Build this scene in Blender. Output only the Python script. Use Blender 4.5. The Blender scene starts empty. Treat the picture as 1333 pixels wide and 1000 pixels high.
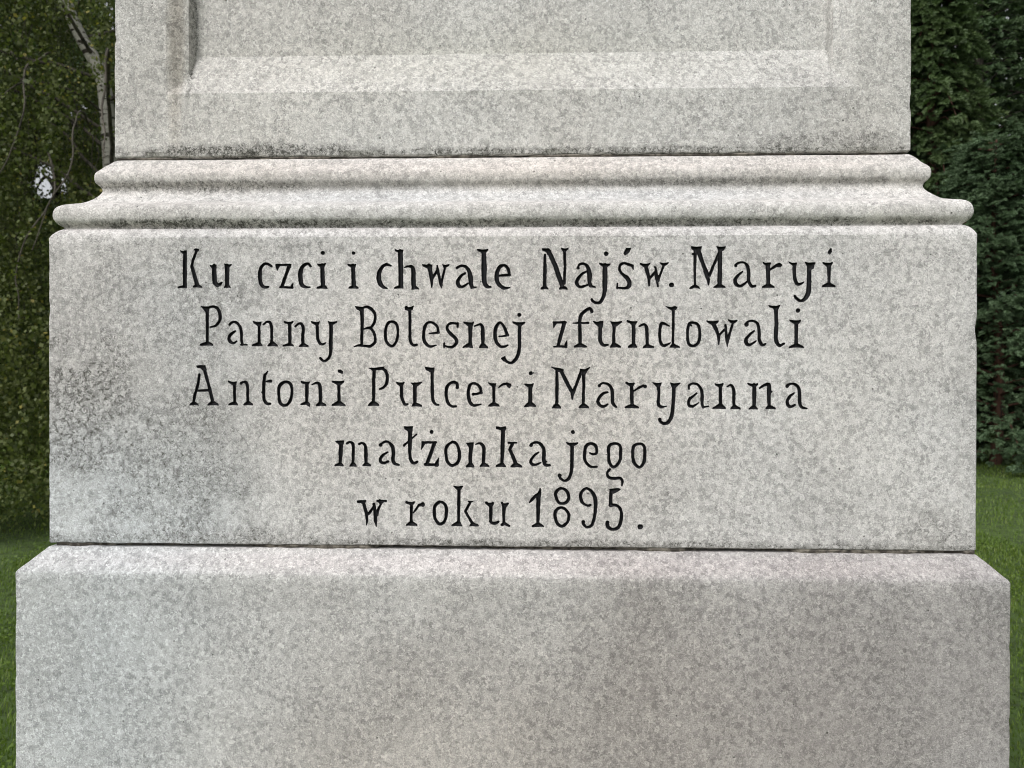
import bpy, math, random
import numpy as np
from mathutils import Vector, Matrix
from mathutils.geometry import delaunay_2d_cdt

random.seed(7)
rng = np.random.default_rng(7)
scene = bpy.context.scene
COL = scene.collection
S = 0.00083            # metres per stone unit (the inscription face is 1210 units wide)
Z0 = 1.3063            # height of the top edge of the inscription face above the lawn

# ------------------------------------------------------------------ camera
cam_data = bpy.data.cameras.new('camera')
cam = bpy.data.objects.new('camera', cam_data)
COL.objects.link(cam)
cy, cp, cr = 0.032934, -0.004868, -0.001833
Rz = Matrix.Rotation(cy, 3, 'Z')
Rx = Matrix.Rotation(cp, 3, 'X')
Ry = Matrix.Rotation(cr, 3, 'Y')
RR = Rz @ Rx @ Ry
right, fwd, up = RR.col[0], RR.col[1], RR.col[2]
M = Matrix.Identity(4)
for i in range(3):
    M[i][0], M[i][1], M[i][2] = right[i], up[i], -fwd[i]
M[0][3], M[1][3], M[2][3] = 0.03632, -0.82997, 1.15
cam.matrix_world = M
cam_data.sensor_width = 36.0
cam_data.lens = 36.0 * 1001.0 / 1333.0
cam_data.clip_start = 0.05
cam_data.clip_end = 500
cam_data.dof.use_dof = True
cam_data.dof.focus_distance = 0.84
cam_data.dof.aperture_fstop = 14.0
scene.camera = cam

# ------------------------------------------------------------------ light
SUN_EL, SUN_AZ = math.radians(50), math.radians(214)   # azimuth clockwise from +Y: behind the camera, to its left
world = bpy.data.worlds.new('World')
scene.world = world
world.use_nodes = True
wn = world.node_tree
for n in list(wn.nodes):
    wn.nodes.remove(n)
sky = wn.nodes.new('ShaderNodeTexSky')
sky.sky_type = 'NISHITA'
sky.sun_disc = False
sky.sun_elevation = SUN_EL
sky.sun_rotation = SUN_AZ
sky.dust_density = 4.0
sky.air_density = 1.0
hs = wn.nodes.new('ShaderNodeHueSaturation')
hs.inputs['Saturation'].default_value = 0.14      # overcast: a nearly colourless sky
bg = wn.nodes.new('ShaderNodeBackground')
bg.inputs['Strength'].default_value = 0.15
wo = wn.nodes.new('ShaderNodeOutputWorld')
wn.links.new(sky.outputs[0], hs.inputs['Color'])
wn.links.new(hs.outputs[0], bg.inputs['Color'])
wn.links.new(bg.outputs[0], wo.inputs['Surface'])

sun_data = bpy.data.lights.new('sun', 'SUN')
sun_data.energy = 0.95
sun_data.angle = math.radians(35)
sun_data.color = (1.0, 0.985, 0.97)
sun = bpy.data.objects.new('sun', sun_data)
COL.objects.link(sun)
sd = Vector((math.sin(SUN_AZ) * math.cos(SUN_EL), math.cos(SUN_AZ) * math.cos(SUN_EL), math.sin(SUN_EL)))
sun.rotation_euler = sd.to_track_quat('Z', 'Y').to_euler()
sun.location = (-4, -8, 10)

vs = scene.view_settings
vs.view_transform = 'Standard'
vs.look = 'None'
vs.exposure = 0.22
vs.gamma = 1.0
vs.use_curve_mapping = False
scene.cycles.pixel_filter_type = 'BLACKMAN_HARRIS'
scene.cycles.filter_width = 1.05

# ------------------------------------------------------------------ helpers
def tag(o, label=None, category=None, group=None, kind=None):
    if label: o['label'] = label
    if category: o['category'] = category
    if group: o['group'] = group
    if kind: o['kind'] = kind
    return o

def empty(name, loc, label, category, group=None):
    o = bpy.data.objects.new(name, None)
    COL.objects.link(o)
    o.location = loc
    o.empty_display_size = 0.2
    return tag(o, label, category, group)

def mesh_obj(name, verts, faces, mat, parent=None, smooth=False, sharp=None, tint=None):
    """verts / faces arrays in world metres; faces all of one size as an array, or a mixed list"""
    me = bpy.data.meshes.new(name)
    verts = np.asarray(verts, dtype=np.float64)
    if parent is not None:
        root = parent
        off = np.zeros(3)
        while root is not None:
            off += np.array(root.location)
            root = root.parent
        verts = verts - off
    if isinstance(faces, np.ndarray):
        nf, k = faces.shape
        me.vertices.add(len(verts))
        me.vertices.foreach_set('co', verts.astype(np.float32).ravel())
        me.loops.add(nf * k)
        me.loops.foreach_set('vertex_index', faces.astype(np.int32).ravel())
        me.polygons.add(nf)
        me.polygons.foreach_set('loop_start', np.arange(0, nf * k, k, dtype=np.int32))
        me.update(calc_edges=True)
    else:
        me.from_pydata([tuple(v) for v in verts], [], faces)
        me.update()
    if smooth:
        me.polygons.foreach_set('use_smooth', np.ones(len(me.polygons), dtype=bool))
        if sharp is not None:
            me.set_sharp_from_angle(angle=math.radians(sharp))
    if tint is not None:
        at = me.attributes.new('tint', 'FLOAT', 'FACE')
        at.data.foreach_set('value', np.asarray(tint, dtype=np.float32))
    if mat: me.materials.append(mat)
    o = bpy.data.objects.new(name, me)
    COL.objects.link(o)
    if parent is not None: o.parent = parent
    return o

def hash3(ix, iy, iz, seed):
    h = (ix * 374761393 + iy * 668265263 + iz * 2147483647 + seed * 974634777) & 0xffffffff
    h = ((h ^ (h >> 13)) * 1274126177) & 0xffffffff
    h = (h ^ (h >> 16)) & 0xffffffff
    return h / 4294967295.0

def vnoise(P, size, seed=0):
    """smooth value noise in -1..1 ; size is the feature size in the units of P"""
    Q = np.asarray(P, dtype=np.float64) / size
    I = np.floor(Q).astype(np.int64)
    F = Q - I
    F = F * F * (3 - 2 * F)
    r = 0
    for dx in (0, 1):
        wx = F[:, 0] if dx else 1 - F[:, 0]
        for dy in (0, 1):
            wy = F[:, 1] if dy else 1 - F[:, 1]
            for dz in (0, 1):
                wz = F[:, 2] if dz else 1 - F[:, 2]
                r = r + wx * wy * wz * hash3(I[:, 0] + dx, I[:, 1] + dy, I[:, 2] + dz, seed)
    return r * 2 - 1

# ------------------------------------------------------------------ node helper
class NT:
    def __init__(self, name):
        self.m = bpy.data.materials.new(name)
        self.m.use_nodes = True
        self.t = self.m.node_tree
        for n in list(self.t.nodes): self.t.nodes.remove(n)
        self.out = self.t.nodes.new('ShaderNodeOutputMaterial')
        self.p = self.t.nodes.new('ShaderNodeBsdfPrincipled')
        self.t.links.new(self.p.outputs[0], self.out.inputs[0])
    def put(self, sock, v):
        if isinstance(v, bpy.types.NodeSocket): self.t.links.new(v, sock)
        elif v is not None: sock.default_value = v
    def new(self, typ, **kw):
        n = self.t.nodes.new(typ)
        for k, v in kw.items(): setattr(n, k, v)
        return n
    def math(self, op, a, b=None, c=None, clamp=False):
        n = self.new('ShaderNodeMath', operation=op, use_clamp=clamp)
        self.put(n.inputs[0], a)
        if b is not None: self.put(n.inputs[1], b)
        if c is not None: self.put(n.inputs[2], c)
        return n.outputs[0]
    def vmath(self, op, a, b):
        n = self.new('ShaderNodeVectorMath', operation=op)
        self.put(n.inputs[0], a); self.put(n.inputs[1], b)
        return n.outputs['Value'] if op in ('LENGTH', 'DISTANCE', 'DOT_PRODUCT') else n.outputs[0]
    def noise(self, vec, scale, detail=2.0, rough=0.5, dist=0.0):
        n = self.new('ShaderNodeTexNoise')
        self.put(n.inputs['Vector'], vec)
        n.inputs['Scale'].default_value = scale
        n.inputs['Detail'].default_value = detail
        n.inputs['Roughness'].default_value = rough
        n.inputs['Distortion'].default_value = dist
        return n.outputs['Fac']
    def voro(self, vec, scale, out='Distance', feature='F1', rand=1.0):
        n = self.new('ShaderNodeTexVoronoi', feature=feature)
        self.put(n.inputs['Vector'], vec)
        n.inputs['Scale'].default_value = scale
        n.inputs['Randomness'].default_value = rand
        return n.outputs[out]
    def ramp(self, v, a, b, lo=0.0, hi=1.0, smooth=True):
        n = self.new('ShaderNodeMapRange')
        n.interpolation_type = 'SMOOTHSTEP' if smooth else 'LINEAR'
        self.put(n.inputs[0], v)
        n.inputs[1].default_value = a; n.inputs[2].default_value = b
        n.inputs[3].default_value = lo; n.inputs[4].default_value = hi
        return n.outputs[0]
    def mix(self, f, a, b, mode='MIX'):
        n = self.new('ShaderNodeMix', data_type='RGBA', blend_type=mode)
        self.put(n.inputs[0], f)
        for s, v in ((n.inputs[6], a), (n.inputs[7], b)):
            self.put(s, (*v, 1) if isinstance(v, tuple) and len(v) == 3 else v)
        return n.outputs[2]
    def bump(self, h, strength, dist, normal=None):
        n = self.new('ShaderNodeBump')
        n.inputs['Strength'].default_value = strength
        n.inputs['Distance'].default_value = dist
        self.put(n.inputs['Height'], h)
        if normal is not None: self.put(n.inputs['Normal'], normal)
        return n.outputs[0]
    def pos(self):
        return self.new('ShaderNodeNewGeometry').outputs['Position']
    def sep(self, v):
        n = self.new('ShaderNodeSeparateXYZ'); self.put(n.inputs[0], v)
        return n.outputs

def U(x, z):
    return (x * S, z * S + Z0)

# ------------------------------------------------------------------ materials
def stone_material(name, light, grey, contrast, coarse, stains_shade, lit_tone, bumpk=1.0):
    """coarse crystalline limestone: pale matrix, greyer translucent grains, dirt where it has settled, light and shade painted into the colour"""
    n = NT(name)
    P = n.pos()
    sx, sy, sz = n.sep(P)
    # warp so grains are ragged
    wn_ = n.new('ShaderNodeTexNoise'); n.put(wn_.inputs['Vector'], P)
    wn_.inputs['Scale'].default_value = 260; wn_.inputs['Detail'].default_value = 2
    wv = n.vmath('SCALE', n.vmath('SUBTRACT', wn_.outputs['Color'], (0.5, 0.5, 0.5)), None)
    wv.node.inputs['Scale'].default_value = 0.008
    PW = n.vmath('ADD', P, wv)
    PG = n.vmath('MULTIPLY', PW, (1.12, 1.0, 0.86))
    big = n.noise(P, 5.0, 3.0, 0.55)
    mid = n.noise(P, 22.0, 3.0, 0.6)
    grainA = n.noise(PG, 136.0 * coarse, 2.5, 0.6)
    vcol = n.voro(PW, 210.0 * coarse, 'Color')
    vr = n.sep(vcol)[0]
    vd = n.voro(PW, 130.0 * coarse, 'Distance')
    vcol2 = n.voro(PW, 130.0 * coarse, 'Color')
    vr2 = n.sep(vcol2)[1]
    # grey grains: only some of the cells, soft centre
    cell = n.math('MULTIPLY', n.ramp(vr2, 0.62, 0.70), n.ramp(vd, 0.50, 0.22))
    patch = n.ramp(grainA, 0.50, 0.575)
    g = n.math('MAXIMUM', n.math('MULTIPLY', patch, 0.80), n.math('MULTIPLY', cell, 0.95))
    g = n.math('MULTIPLY', g, n.ramp(mid, 0.30, 0.62, 0.40, 1.0))
    fine = n.noise(P, 620.0, 3.0, 0.65)
    g2 = n.math('MULTIPLY', g, contrast, clamp=True)
    base = n.mix(g2, light, grey)
    # crystal to crystal variation and fine sparkle
    v = n.math('ADD', n.ramp(vr, 0, 1, 0.86, 1.11, False), n.ramp(fine, 0.36, 0.64, -0.20, 0.18, False))
    v = n.math('MULTIPLY', v, n.ramp(big, 0.32, 0.68, 0.92, 1.07))
    white = n.ramp(n.noise(PW, 300.0, 1.5, 0.5, 0.6), 0.57, 0.66)
    vv = n.new('ShaderNodeCombineXYZ')
    for i in range(3): n.put(vv.inputs[i], v)
    base = n.mix(1.0, base, vv.outputs[0], 'MULTIPLY')
    base = n.mix(n.math('MULTIPLY', white, 0.60), base, (0.84, 0.83, 0.81))
    dark = n.ramp(n.noise(PW, 270.0, 2.5, 0.62, 0.5), 0.575, 0.64)
    base = n.mix(n.math('MULTIPLY', dark, 0.42), base, (0.21, 0.208, 0.195))
    glint = n.math('MULTIPLY', n.ramp(n.voro(PW, 330.0, 'Distance'), 0.26, 0.12), n.ramp(n.sep(n.voro(PW, 330.0, 'Color'))[0], 0.80, 0.84))
    base = n.mix(n.math('MULTIPLY', glint, 0.45), base, (0.88, 0.87, 0.85))
    # slow warm / cool drift by noise
    warm = n.ramp(n.noise(P, 3.1, 2.0, 0.5), 0.36, 0.62)
    base = n.mix(n.math('MULTIPLY', warm, 0.5), base, n.mix(1.0, base, (1.02, 0.995, 0.965), 'MULTIPLY'))
    if lit_tone:  # broad cool, warm and dark zones: uneven light painted into the stone colour
        for (cx_, cz_, rx_, rz_, col, k) in lit_tone:
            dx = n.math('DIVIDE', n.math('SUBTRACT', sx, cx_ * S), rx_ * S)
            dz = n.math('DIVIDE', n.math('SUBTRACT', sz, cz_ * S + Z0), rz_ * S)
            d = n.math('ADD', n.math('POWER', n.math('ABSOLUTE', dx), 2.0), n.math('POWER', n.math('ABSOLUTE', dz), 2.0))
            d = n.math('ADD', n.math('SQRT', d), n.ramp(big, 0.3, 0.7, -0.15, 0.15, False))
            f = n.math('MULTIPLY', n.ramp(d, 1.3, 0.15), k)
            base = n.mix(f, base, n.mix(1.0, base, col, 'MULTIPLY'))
    # dirt and lichen, plus shade painted under the tori and along the panel step
    speck = n.ramp(n.noise(P, 300.0, 4.0, 0.7, 0.4), 0.54, 0.61)
    speckc = n.ramp(n.noise(P, 130.0, 4.0, 0.74, 1.2), 0.50, 0.57)
    pits = n.math('MULTIPLY', n.ramp(n.voro(P, 70.0, 'Distance'), 0.085, 0.05), n.ramp(n.sep(n.voro(P, 70.0, 'Color'))[2], 0.85, 0.88))
    grime_shade = None
    for (cx_, cz_, rx_, rz_, k) in stains_shade:
        dx = n.math('DIVIDE', n.math('SUBTRACT', sx, cx_ * S), rx_ * S)
        dz = n.math('DIVIDE', n.math('SUBTRACT', sz, cz_ * S + Z0), rz_ * S)
        d = n.math('SQRT', n.math('ADD', n.math('POWER', n.math('ABSOLUTE', dx), 2.0), n.math('POWER', n.math('ABSOLUTE', dz), 2.0)))
        d = n.math('ADD', d, n.ramp(mid, 0.3, 0.7, 0.45, -0.45, False))
        f = n.math('MULTIPLY', n.ramp(d, 1.2, 0.35), k)
        grime_shade = f if grime_shade is None else n.math('MAXIMUM', grime_shade, f)
    h = fine
    if grime_shade is not None:
        vein = n.ramp(n.voro(PW, 95.0 * coarse, 'Distance', 'DISTANCE_TO_EDGE'), 0.09, 0.02)
        sp = n.math('ADD', n.math('MULTIPLY', speck, 0.50), n.math('MULTIPLY', n.math('MULTIPLY', speckc, n.ramp(fine, 0.35, 0.6, 0.5, 1.0)), 0.50))
        sp = n.math('ADD', sp, n.math('MULTIPLY', vein, 0.28))
        sp = n.math('ADD', sp, 0.10)
        gm = n.math('MULTIPLY', grime_shade, sp, clamp=True)
        base = n.mix(gm, base, (0.085, 0.083, 0.072))
    base = n.mix(n.math('MULTIPLY', n.math('MULTIPLY', speck, n.ramp(mid, 0.45, 0.6)), 0.12), base, (0.2, 0.195, 0.18))
    base = n.mix(n.math('MULTIPLY', pits, 0.8), base, (0.06, 0.055, 0.05))
    n.put(n.p.inputs['Base Color'], base)
    n.p.inputs['Roughness'].default_value = 0.78
    n.p.inputs['Specular IOR Level'].default_value = 0.35
    hh = n.math('ADD', n.math('MULTIPLY', fine, 0.75), n.math('MULTIPLY', grainA, 0.35))
    hh = n.math('SUBTRACT', hh, n.math('MULTIPLY', pits, 0.6))
    hh = n.math('ADD', hh, n.math('MULTIPLY', mid, 0.8))
    n.put(n.p.inputs['Normal'], n.bump(hh, 0.7 * bumpk, 0.0017))
    return n.m

LIGHT, GREY = (0.636, 0.618, 0.612), (0.332, 0.324, 0.320)
m_inscr = stone_material('inscription_stone', LIGHT, GREY, 0.85, 1.0,
    stains_shade=[(-565, -225, 105, 125, 1.15), (-520, -130, 130, 150, 0.55), (-430, -300, 140, 125, 0.85), (-410, -110, 110, 150, 0.6), (-490, -230, 200, 260, 0.5),
            (-590, -60, 60, 60, 0.45), (-400, -396, 280, 16, 0.9), (100, -402, 1200, 8, 1.0), (560, -385, 60, 40, 0.75),
            (-595, -400, 30, 16, 1.0), (590, -250, 24, 170, 0.35), (-420, -15, 190, 14, 0.55), (420, -30, 160, 40, 0.18), (330, -330, 220, 90, 0.2)],
    lit_tone=[(-560, -370, 300, 150, (1.03, 1.09, 1.13), 1.0), (-420, -200, 120, 300, (0.93, 0.95, 0.96), 0.7),  # cool left and warm centre are cast of the light, put into the colour
          (0, -200, 420, 260, (1.02, 0.99, 0.965), 0.8), (460, -220, 240, 260, (0.99, 1.0, 1.0), 0.6)])
m_mould = stone_material('moulding_stone', (0.625, 0.604, 0.588), (0.385, 0.374, 0.366), 0.85, 0.9,
    stains_shade=[(-380, 18, 360, 9, 1.5), (120, 17, 680, 7, 1.2), (-420, 77, 260, 10, 1.0), (250, 79, 460, 6, 0.8), (-580, 30, 40, 22, 0.4),  # bands under each torus: dirt, with shade painted in as well
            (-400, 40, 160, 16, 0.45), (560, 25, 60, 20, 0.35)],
    lit_tone=[(0, 100, 620, 26, (1.03, 0.985, 0.955), 0.9), (0, 60, 640, 14, (0.97, 1.0, 1.03), 0.8)])
m_shaft = stone_material('shaft_stone', (0.610, 0.593, 0.572), (0.345, 0.336, 0.325), 0.9, 1.05,
    stains_shade=[(-350, 130, 250, 12, 1.5), (-590, 250, 60, 200, 0.35), (180, 126, 760, 7, 1.2), (450, 134, 130, 18, 0.9), (-500, 260, 30, 160, 0.25),
            (-462, 300, 10, 130, 0.6), (-444, 300, 4, 160, 1.0), (444, 300, 3, 130, 0.5), (400, 175, 90, 60, 0.15)],  # bevel band and thin step lines: shade painted into the colour
    lit_tone=[(-462, 300, 12, 190, (0.90, 0.85, 0.79), 0.8), (0, 260, 420, 60, (0.96, 0.965, 0.93), 0.6)])  # left bevel strip darkened in the colour for its shading
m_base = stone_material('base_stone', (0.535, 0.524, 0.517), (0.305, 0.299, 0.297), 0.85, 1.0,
    stains_shade=[(570, -560, 130, 130, 0.30), (600, -470, 60, 60, 0.40), (-200, -470, 380, 20, 0.12), (520, -640, 240, 90, 0.22)],
    lit_tone=[(560, -640, 620, 400, (0.74, 0.725, 0.73), 1.0), (60, -720, 620, 330, (0.90, 0.865, 0.83), 1.0),  # darker right and bluish left: fall of light painted into the colour
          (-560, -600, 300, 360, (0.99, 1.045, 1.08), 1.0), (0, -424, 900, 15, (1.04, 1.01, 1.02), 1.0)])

def mortar_material():
    n = NT('old_mortar')
    P = n.pos()
    a = n.noise(P, 90.0, 4.0, 0.6)
    n.put(n.p.inputs['Base Color'], n.mix(n.ramp(a, 0.4, 0.62), (0.06, 0.052, 0.044), (0.24, 0.215, 0.18)))
    n.p.inputs['Roughness'].default_value = 0.95
    n.put(n.p.inputs['Normal'], n.bump(n.noise(P, 400.0, 3.0, 0.6), 0.8, 0.002))
    return n.m
m_mortar = mortar_material()

def paint_material():
    n = NT('black_letter_paint')
    P = n.pos()
    a = n.noise(P, 260.0, 3.0, 0.6)
    n.put(n.p.inputs['Base Color'], n.mix(n.ramp(a, 0.45, 0.75), (0.0050, 0.0050, 0.0065), (0.014, 0.0135, 0.016)))
    n.put(n.p.inputs['Roughness'], n.ramp(a, 0.3, 0.7, 0.42, 0.7))
    n.p.inputs['Specular IOR Level'].default_value = 0.25
    n.put(n.p.inputs['Normal'], n.bump(n.noise(P, 500.0, 2.0, 0.6), 0.5, 0.0006))
    return n.m
m_paint = paint_material()

def leaf_material(name, c0, c1, c2, rough=0.5, trans=0.25, hue_noise=1.5):
    n = NT(name)
    at = n.new('ShaderNodeAttribute', attribute_name='tint')
    f = at.outputs['Fac']
    P = n.pos()
    big = n.noise(P, hue_noise, 2.0, 0.5)
    col = n.mix(n.ramp(f, 0.0, 0.6, smooth=False), c0, c1)
    col = n.mix(n.ramp(f, 0.82, 1.0, smooth=False), col, c2)
    col = n.mix(n.ramp(big, 0.35, 0.65, 0.0, 0.35), col, n.mix(1.0, col, (0.8, 0.95, 0.9), 'MULTIPLY'))
    n.put(n.p.inputs['Base Color'], col)
    n.p.inputs['Roughness'].default_value = rough
    n.p.inputs['Specular IOR Level'].default_value = 0.3
    tr = n.new('ShaderNodeBsdfTranslucent')
    n.put(tr.inputs['Color'], n.mix(1.0, col, (1.1, 1.25, 0.6), 'MULTIPLY'))
    mx = n.new('ShaderNodeMixShader')
    mx.inputs[0].default_value = trans
    n.t.links.new(n.p.outputs[0], mx.inputs[1]); n.t.links.new(tr.outputs[0], mx.inputs[2])
    n.t.links.new(mx.outputs[0], n.out.inputs[0])
    return n.m

m_birchleaf = leaf_material('birch_leaf', (0.062, 0.082, 0.024), (0.140, 0.162, 0.052), (0.32, 0.27, 0.07), trans=0.32)
m_darkleaf = leaf_material('shade_tree_leaf', (0.024, 0.048, 0.012), (0.048, 0.084, 0.020), (0.08, 0.12, 0.03))
m_blueneedle = leaf_material('blue_green_needles', (0.062, 0.104, 0.050), (0.125, 0.185, 0.100), (0.20, 0.26, 0.155), trans=0.08)
m_greenneedle = leaf_material('yellow_green_needles', (0.056, 0.090, 0.036), (0.110, 0.160, 0.064), (0.17, 0.22, 0.09), trans=0.10)
m_midneedle = leaf_material('mid_green_needles', (0.052, 0.088, 0.042), (0.100, 0.150, 0.072), (0.15, 0.20, 0.10), trans=0.08)

def bark_material(name, a, b, dark, bands):
    n = NT(name)
    P = n.pos()
    sc = n.vmath('MULTIPLY', P, (2.2, 2.2, 11.0) if bands else (9.0, 9.0, 2.0))
    k = n.noise(sc, 2.2, 5.0, 0.65, 0.6)
    base = n.mix(n.noise(P, 14.0, 3.0, 0.6), a, b)
    base = n.mix(n.ramp(k, 0.55 if bands else 0.52, 0.60), base, dark)
    n.put(n.p.inputs['Base Color'], base)
    n.p.inputs['Roughness'].default_value = 0.85
    n.put(n.p.inputs['Normal'], n.bump(k, 0.6, 0.02))
    return n.m
m_birchbark = bark_material('birch_bark', (0.56, 0.54, 0.48), (0.38, 0.36, 0.31), (0.035, 0.028, 0.02), True)
m_twig = bark_material('grey_branch_bark', (0.13, 0.115, 0.092), (0.085, 0.072, 0.056), (0.035, 0.03, 0.024), False)
m_redbark = bark_material('reddish_conifer_bark', (0.12, 0.055, 0.032), (0.075, 0.036, 0.024), (0.03, 0.018, 0.012), False)
m_darkbark = bark_material('dark_tree_bark', (0.07, 0.058, 0.045), (0.045, 0.038, 0.03), (0.02, 0.017, 0.013), False)

def lawn_material():
    n = NT('lawn_soil_and_moss')
    P = n.pos()
    a = n.noise(P, 0.9, 4.0, 0.6)
    b = n.noise(P, 14.0, 4.0, 0.6)
    col = n.mix(n.ramp(a, 0.35, 0.65), (0.050, 0.090, 0.016), (0.075, 0.125, 0.022))
    col = n.mix(n.ramp(b, 0.35, 0.7), col, (0.030, 0.048, 0.012))
    n.put(n.p.inputs['Base Color'], col)
    n.p.inputs['Roughness'].default_value = 0.95
    n.put(n.p.inputs['Normal'], n.bump(b, 0.6, 0.03))
    return n.m
m_lawn = lawn_material()
m_grass = leaf_material('grass_blade', (0.088, 0.140, 0.022), (0.150, 0.225, 0.040), (0.24, 0.28, 0.09), rough=0.45, trans=0.3, hue_noise=0.9)

# ------------------------------------------------------------------ ground
def build_ground():
    n = 61
    t = np.linspace(-1, 1, n)
    g = np.sign(t) * (np.abs(t) ** 2.2) * 220
    X, Y = np.meshgrid(g, g + 4)
    Z = 0.05 * np.sin(X * 0.35 + 1) * np.cos(Y * 0.3) * np.clip(np.hypot(X, Y - 0.5) / 6 - 0.4, 0, 1) * (np.hypot(X, Y) < 60)
    V = np.c_[X.ravel(), Y.ravel(), Z.ravel()]
    i = np.arange(n * n).reshape(n, n)
    F = np.c_[i[:-1, :-1].ravel(), i[:-1, 1:].ravel(), i[1:, 1:].ravel(), i[1:, :-1].ravel()]
    return tag(mesh_obj('lawn', V, F, m_lawn, smooth=True), kind='structure')
build_ground()

# ------------------------------------------------------------------ pedestal
monument = empty('stone_pedestal', (0, 0.502, 0), 'pale grey limestone monument pedestal with carved black Polish inscription and moulded ledge', 'monument')

HALF = 605.0
def ring_plan(s, fx, corner=2.2):
    """closed plan outline at setback s, seen from above, counter clockwise; fx = sample positions (-1..1) on the front"""
    w = HALF - s
    y0, y1 = s, 2 * HALF - s
    pts, tagf = [], []
    def arc(cx_, cy_, a0, a1):
        for k in range(1, 3):
            a = a0 + (a1 - a0) * k / 3
            pts.append((cx_ + corner * math.cos(a), cy_ + corner * math.sin(a))); tagf.append(2)
    for f in fx: pts.append((f * (w - corner), y0)); tagf.append(0)
    arc(w - corner, y0 + corner, -math.pi / 2, 0)
    side = [y0 + corner + (y1 - y0 - 2 * corner) * (k / 60.0) ** 1.5 for k in range(61)]
    for y in side: pts.append((w, y)); tagf.append(1)
    arc(w - corner, y1 - corner, 0, math.pi / 2)
    for k in range(25): pts.append(((w - corner) * (1 - 2 * k / 24), y1)); tagf.append(3)
    arc(-w + corner, y1 - corner, math.pi / 2, math.pi)
    for y in side[::-1]: pts.append((-w, y)); tagf.append(1)
    arc(-w + corner, y0 + corner, math.pi, 1.5 * math.pi)
    return pts, tagf

def loft_block(name, rows, fx, mat, rough=0.5, chip=1.0, edge_z=(), recess=None, hole=None, seed=1, corner=2.2, sharp=32):
    """rows: (setback, z) bottom to top.  hole=(i0,i1,j0,j1): front cells left open for the lettered face."""
    nr = len(rows)
    allp = []
    for (s, z) in rows:
        pts, tg = ring_plan(s, fx, corner)
        allp.append([(x, y, z) for x, y in pts])
    tg = np.array(tg)
    A = np.array(allp)                                   # rows, cols, 3
    nc = A.shape[1]
    P = A.reshape(-1, 3)
    T = np.tile(tg, nr)
    C = np.array([0, HALF, 0])
    nrm = np.zeros_like(P)
    nrm[:, 0] = np.where(T == 1, np.sign(P[:, 0]), np.where(T == 2, np.sign(P[:, 0]) * 0.7, 0))
    nrm[:, 1] = np.where(T == 0, -1, np.where(T == 3, 1, np.where(T == 2, np.sign(P[:, 1] - HALF) * 0.7, 0)))
    d = rough * (0.55 * vnoise(P, 60, seed) + 0.45 * vnoise(P, 17, seed + 1) + 0.35 * vnoise(P, 6, seed + 2))
    # worn arrises: small bites out of corners and horizontal edges
    sback = np.repeat(np.array([r[0] for r in rows]), nc)
    side_d = np.minimum(np.abs(HALF - sback - np.abs(P[:, 0])), 40) + np.where(T == 0, 0, 0)
    side_d = np.where(T == 1, np.minimum(P[:, 1] - sback, 40), side_d)
    zz = np.full(len(P), 99.0)
    for ez in edge_z: zz = np.minimum(zz, np.abs(P[:, 2] - ez))
    e = np.maximum(np.clip(1 - side_d / 7.0, 0, 1), np.clip(1 - zz / 5.0, 0, 1))
    bite = np.clip(vnoise(P, 31, seed + 5) - 0.42, 0, 1) * 6.0 * (1 + vnoise(P, 5, seed + 8)) + np.clip(vnoise(P, 8, seed + 6) - 0.40, 0, 1) * 2.4
    d = d - chip * e * (bite + 0.35)
    if hole is not None:
        i0, i1, j0, j1 = hole
        J = np.tile(np.arange(nc), nr); I = np.repeat(np.arange(nr), nc)
        gap = np.maximum(np.maximum(i0 - I, I - i1), np.maximum(j0 - J, J - j1))
        d = np.where(T == 0, d * np.clip(gap / 4.0, 0, 1), d)
    P = P + nrm * d[:, None]
    P[:, 2] += 0.9 * vnoise(P, 12, seed + 9) * e * (1 if hole is None else np.clip((gap - 1) / 3.0, 0, 1))
    if recess is not None:
        fr = T == 0
        P[fr, 1] += recess(P[fr, 0], P[fr, 2])
    idx = np.arange(nr * nc).reshape(nr, nc)
    faces = []
    for i in range(nr - 1):
        for j in range(nc):
            if hole is not None and i0 <= i < i1 and j0 <= j < j1: continue
            k = (j + 1) % nc
            faces.append((idx[i, j], idx[i, k], idx[i + 1, k], idx[i + 1, j]))
    faces.append(tuple(idx[-1]))
    faces.append(tuple(idx[0][::-1]))
    V = P * S
    V[:, 2] += Z0
    return V, [tuple(int(a) for a in f) for f in faces]

def front_samples(step, w=HALF):
    n = int(round(2 * w / step))
    return list(np.linspace(-1, 1, n + 1))

def round_rows(s, za, zb, r=1.8, step=12.0, r2=None):
    """a vertical face with eased lower and upper arrises"""
    if r2 is None: r2 = r
    rows = [(s + r, za), (s + r * 0.35, za + r * 0.35), (s, za + r)]
    n = max(1, int((zb - za - r - r2) / step))
    for k in range(1, n): rows.append((s, za + r + (zb - r2 - za - r) * k / n))
    rows += [(s, zb - r2), (s + r2 * 0.35, zb - r2 * 0.35), (s + r2, zb)]
    return rows

# --- the lowest step on the grass
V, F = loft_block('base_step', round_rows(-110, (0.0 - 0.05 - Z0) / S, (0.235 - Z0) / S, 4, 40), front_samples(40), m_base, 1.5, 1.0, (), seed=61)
step_o = mesh_obj('base_step', V, F, m_base, monument, True, 32)

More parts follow.
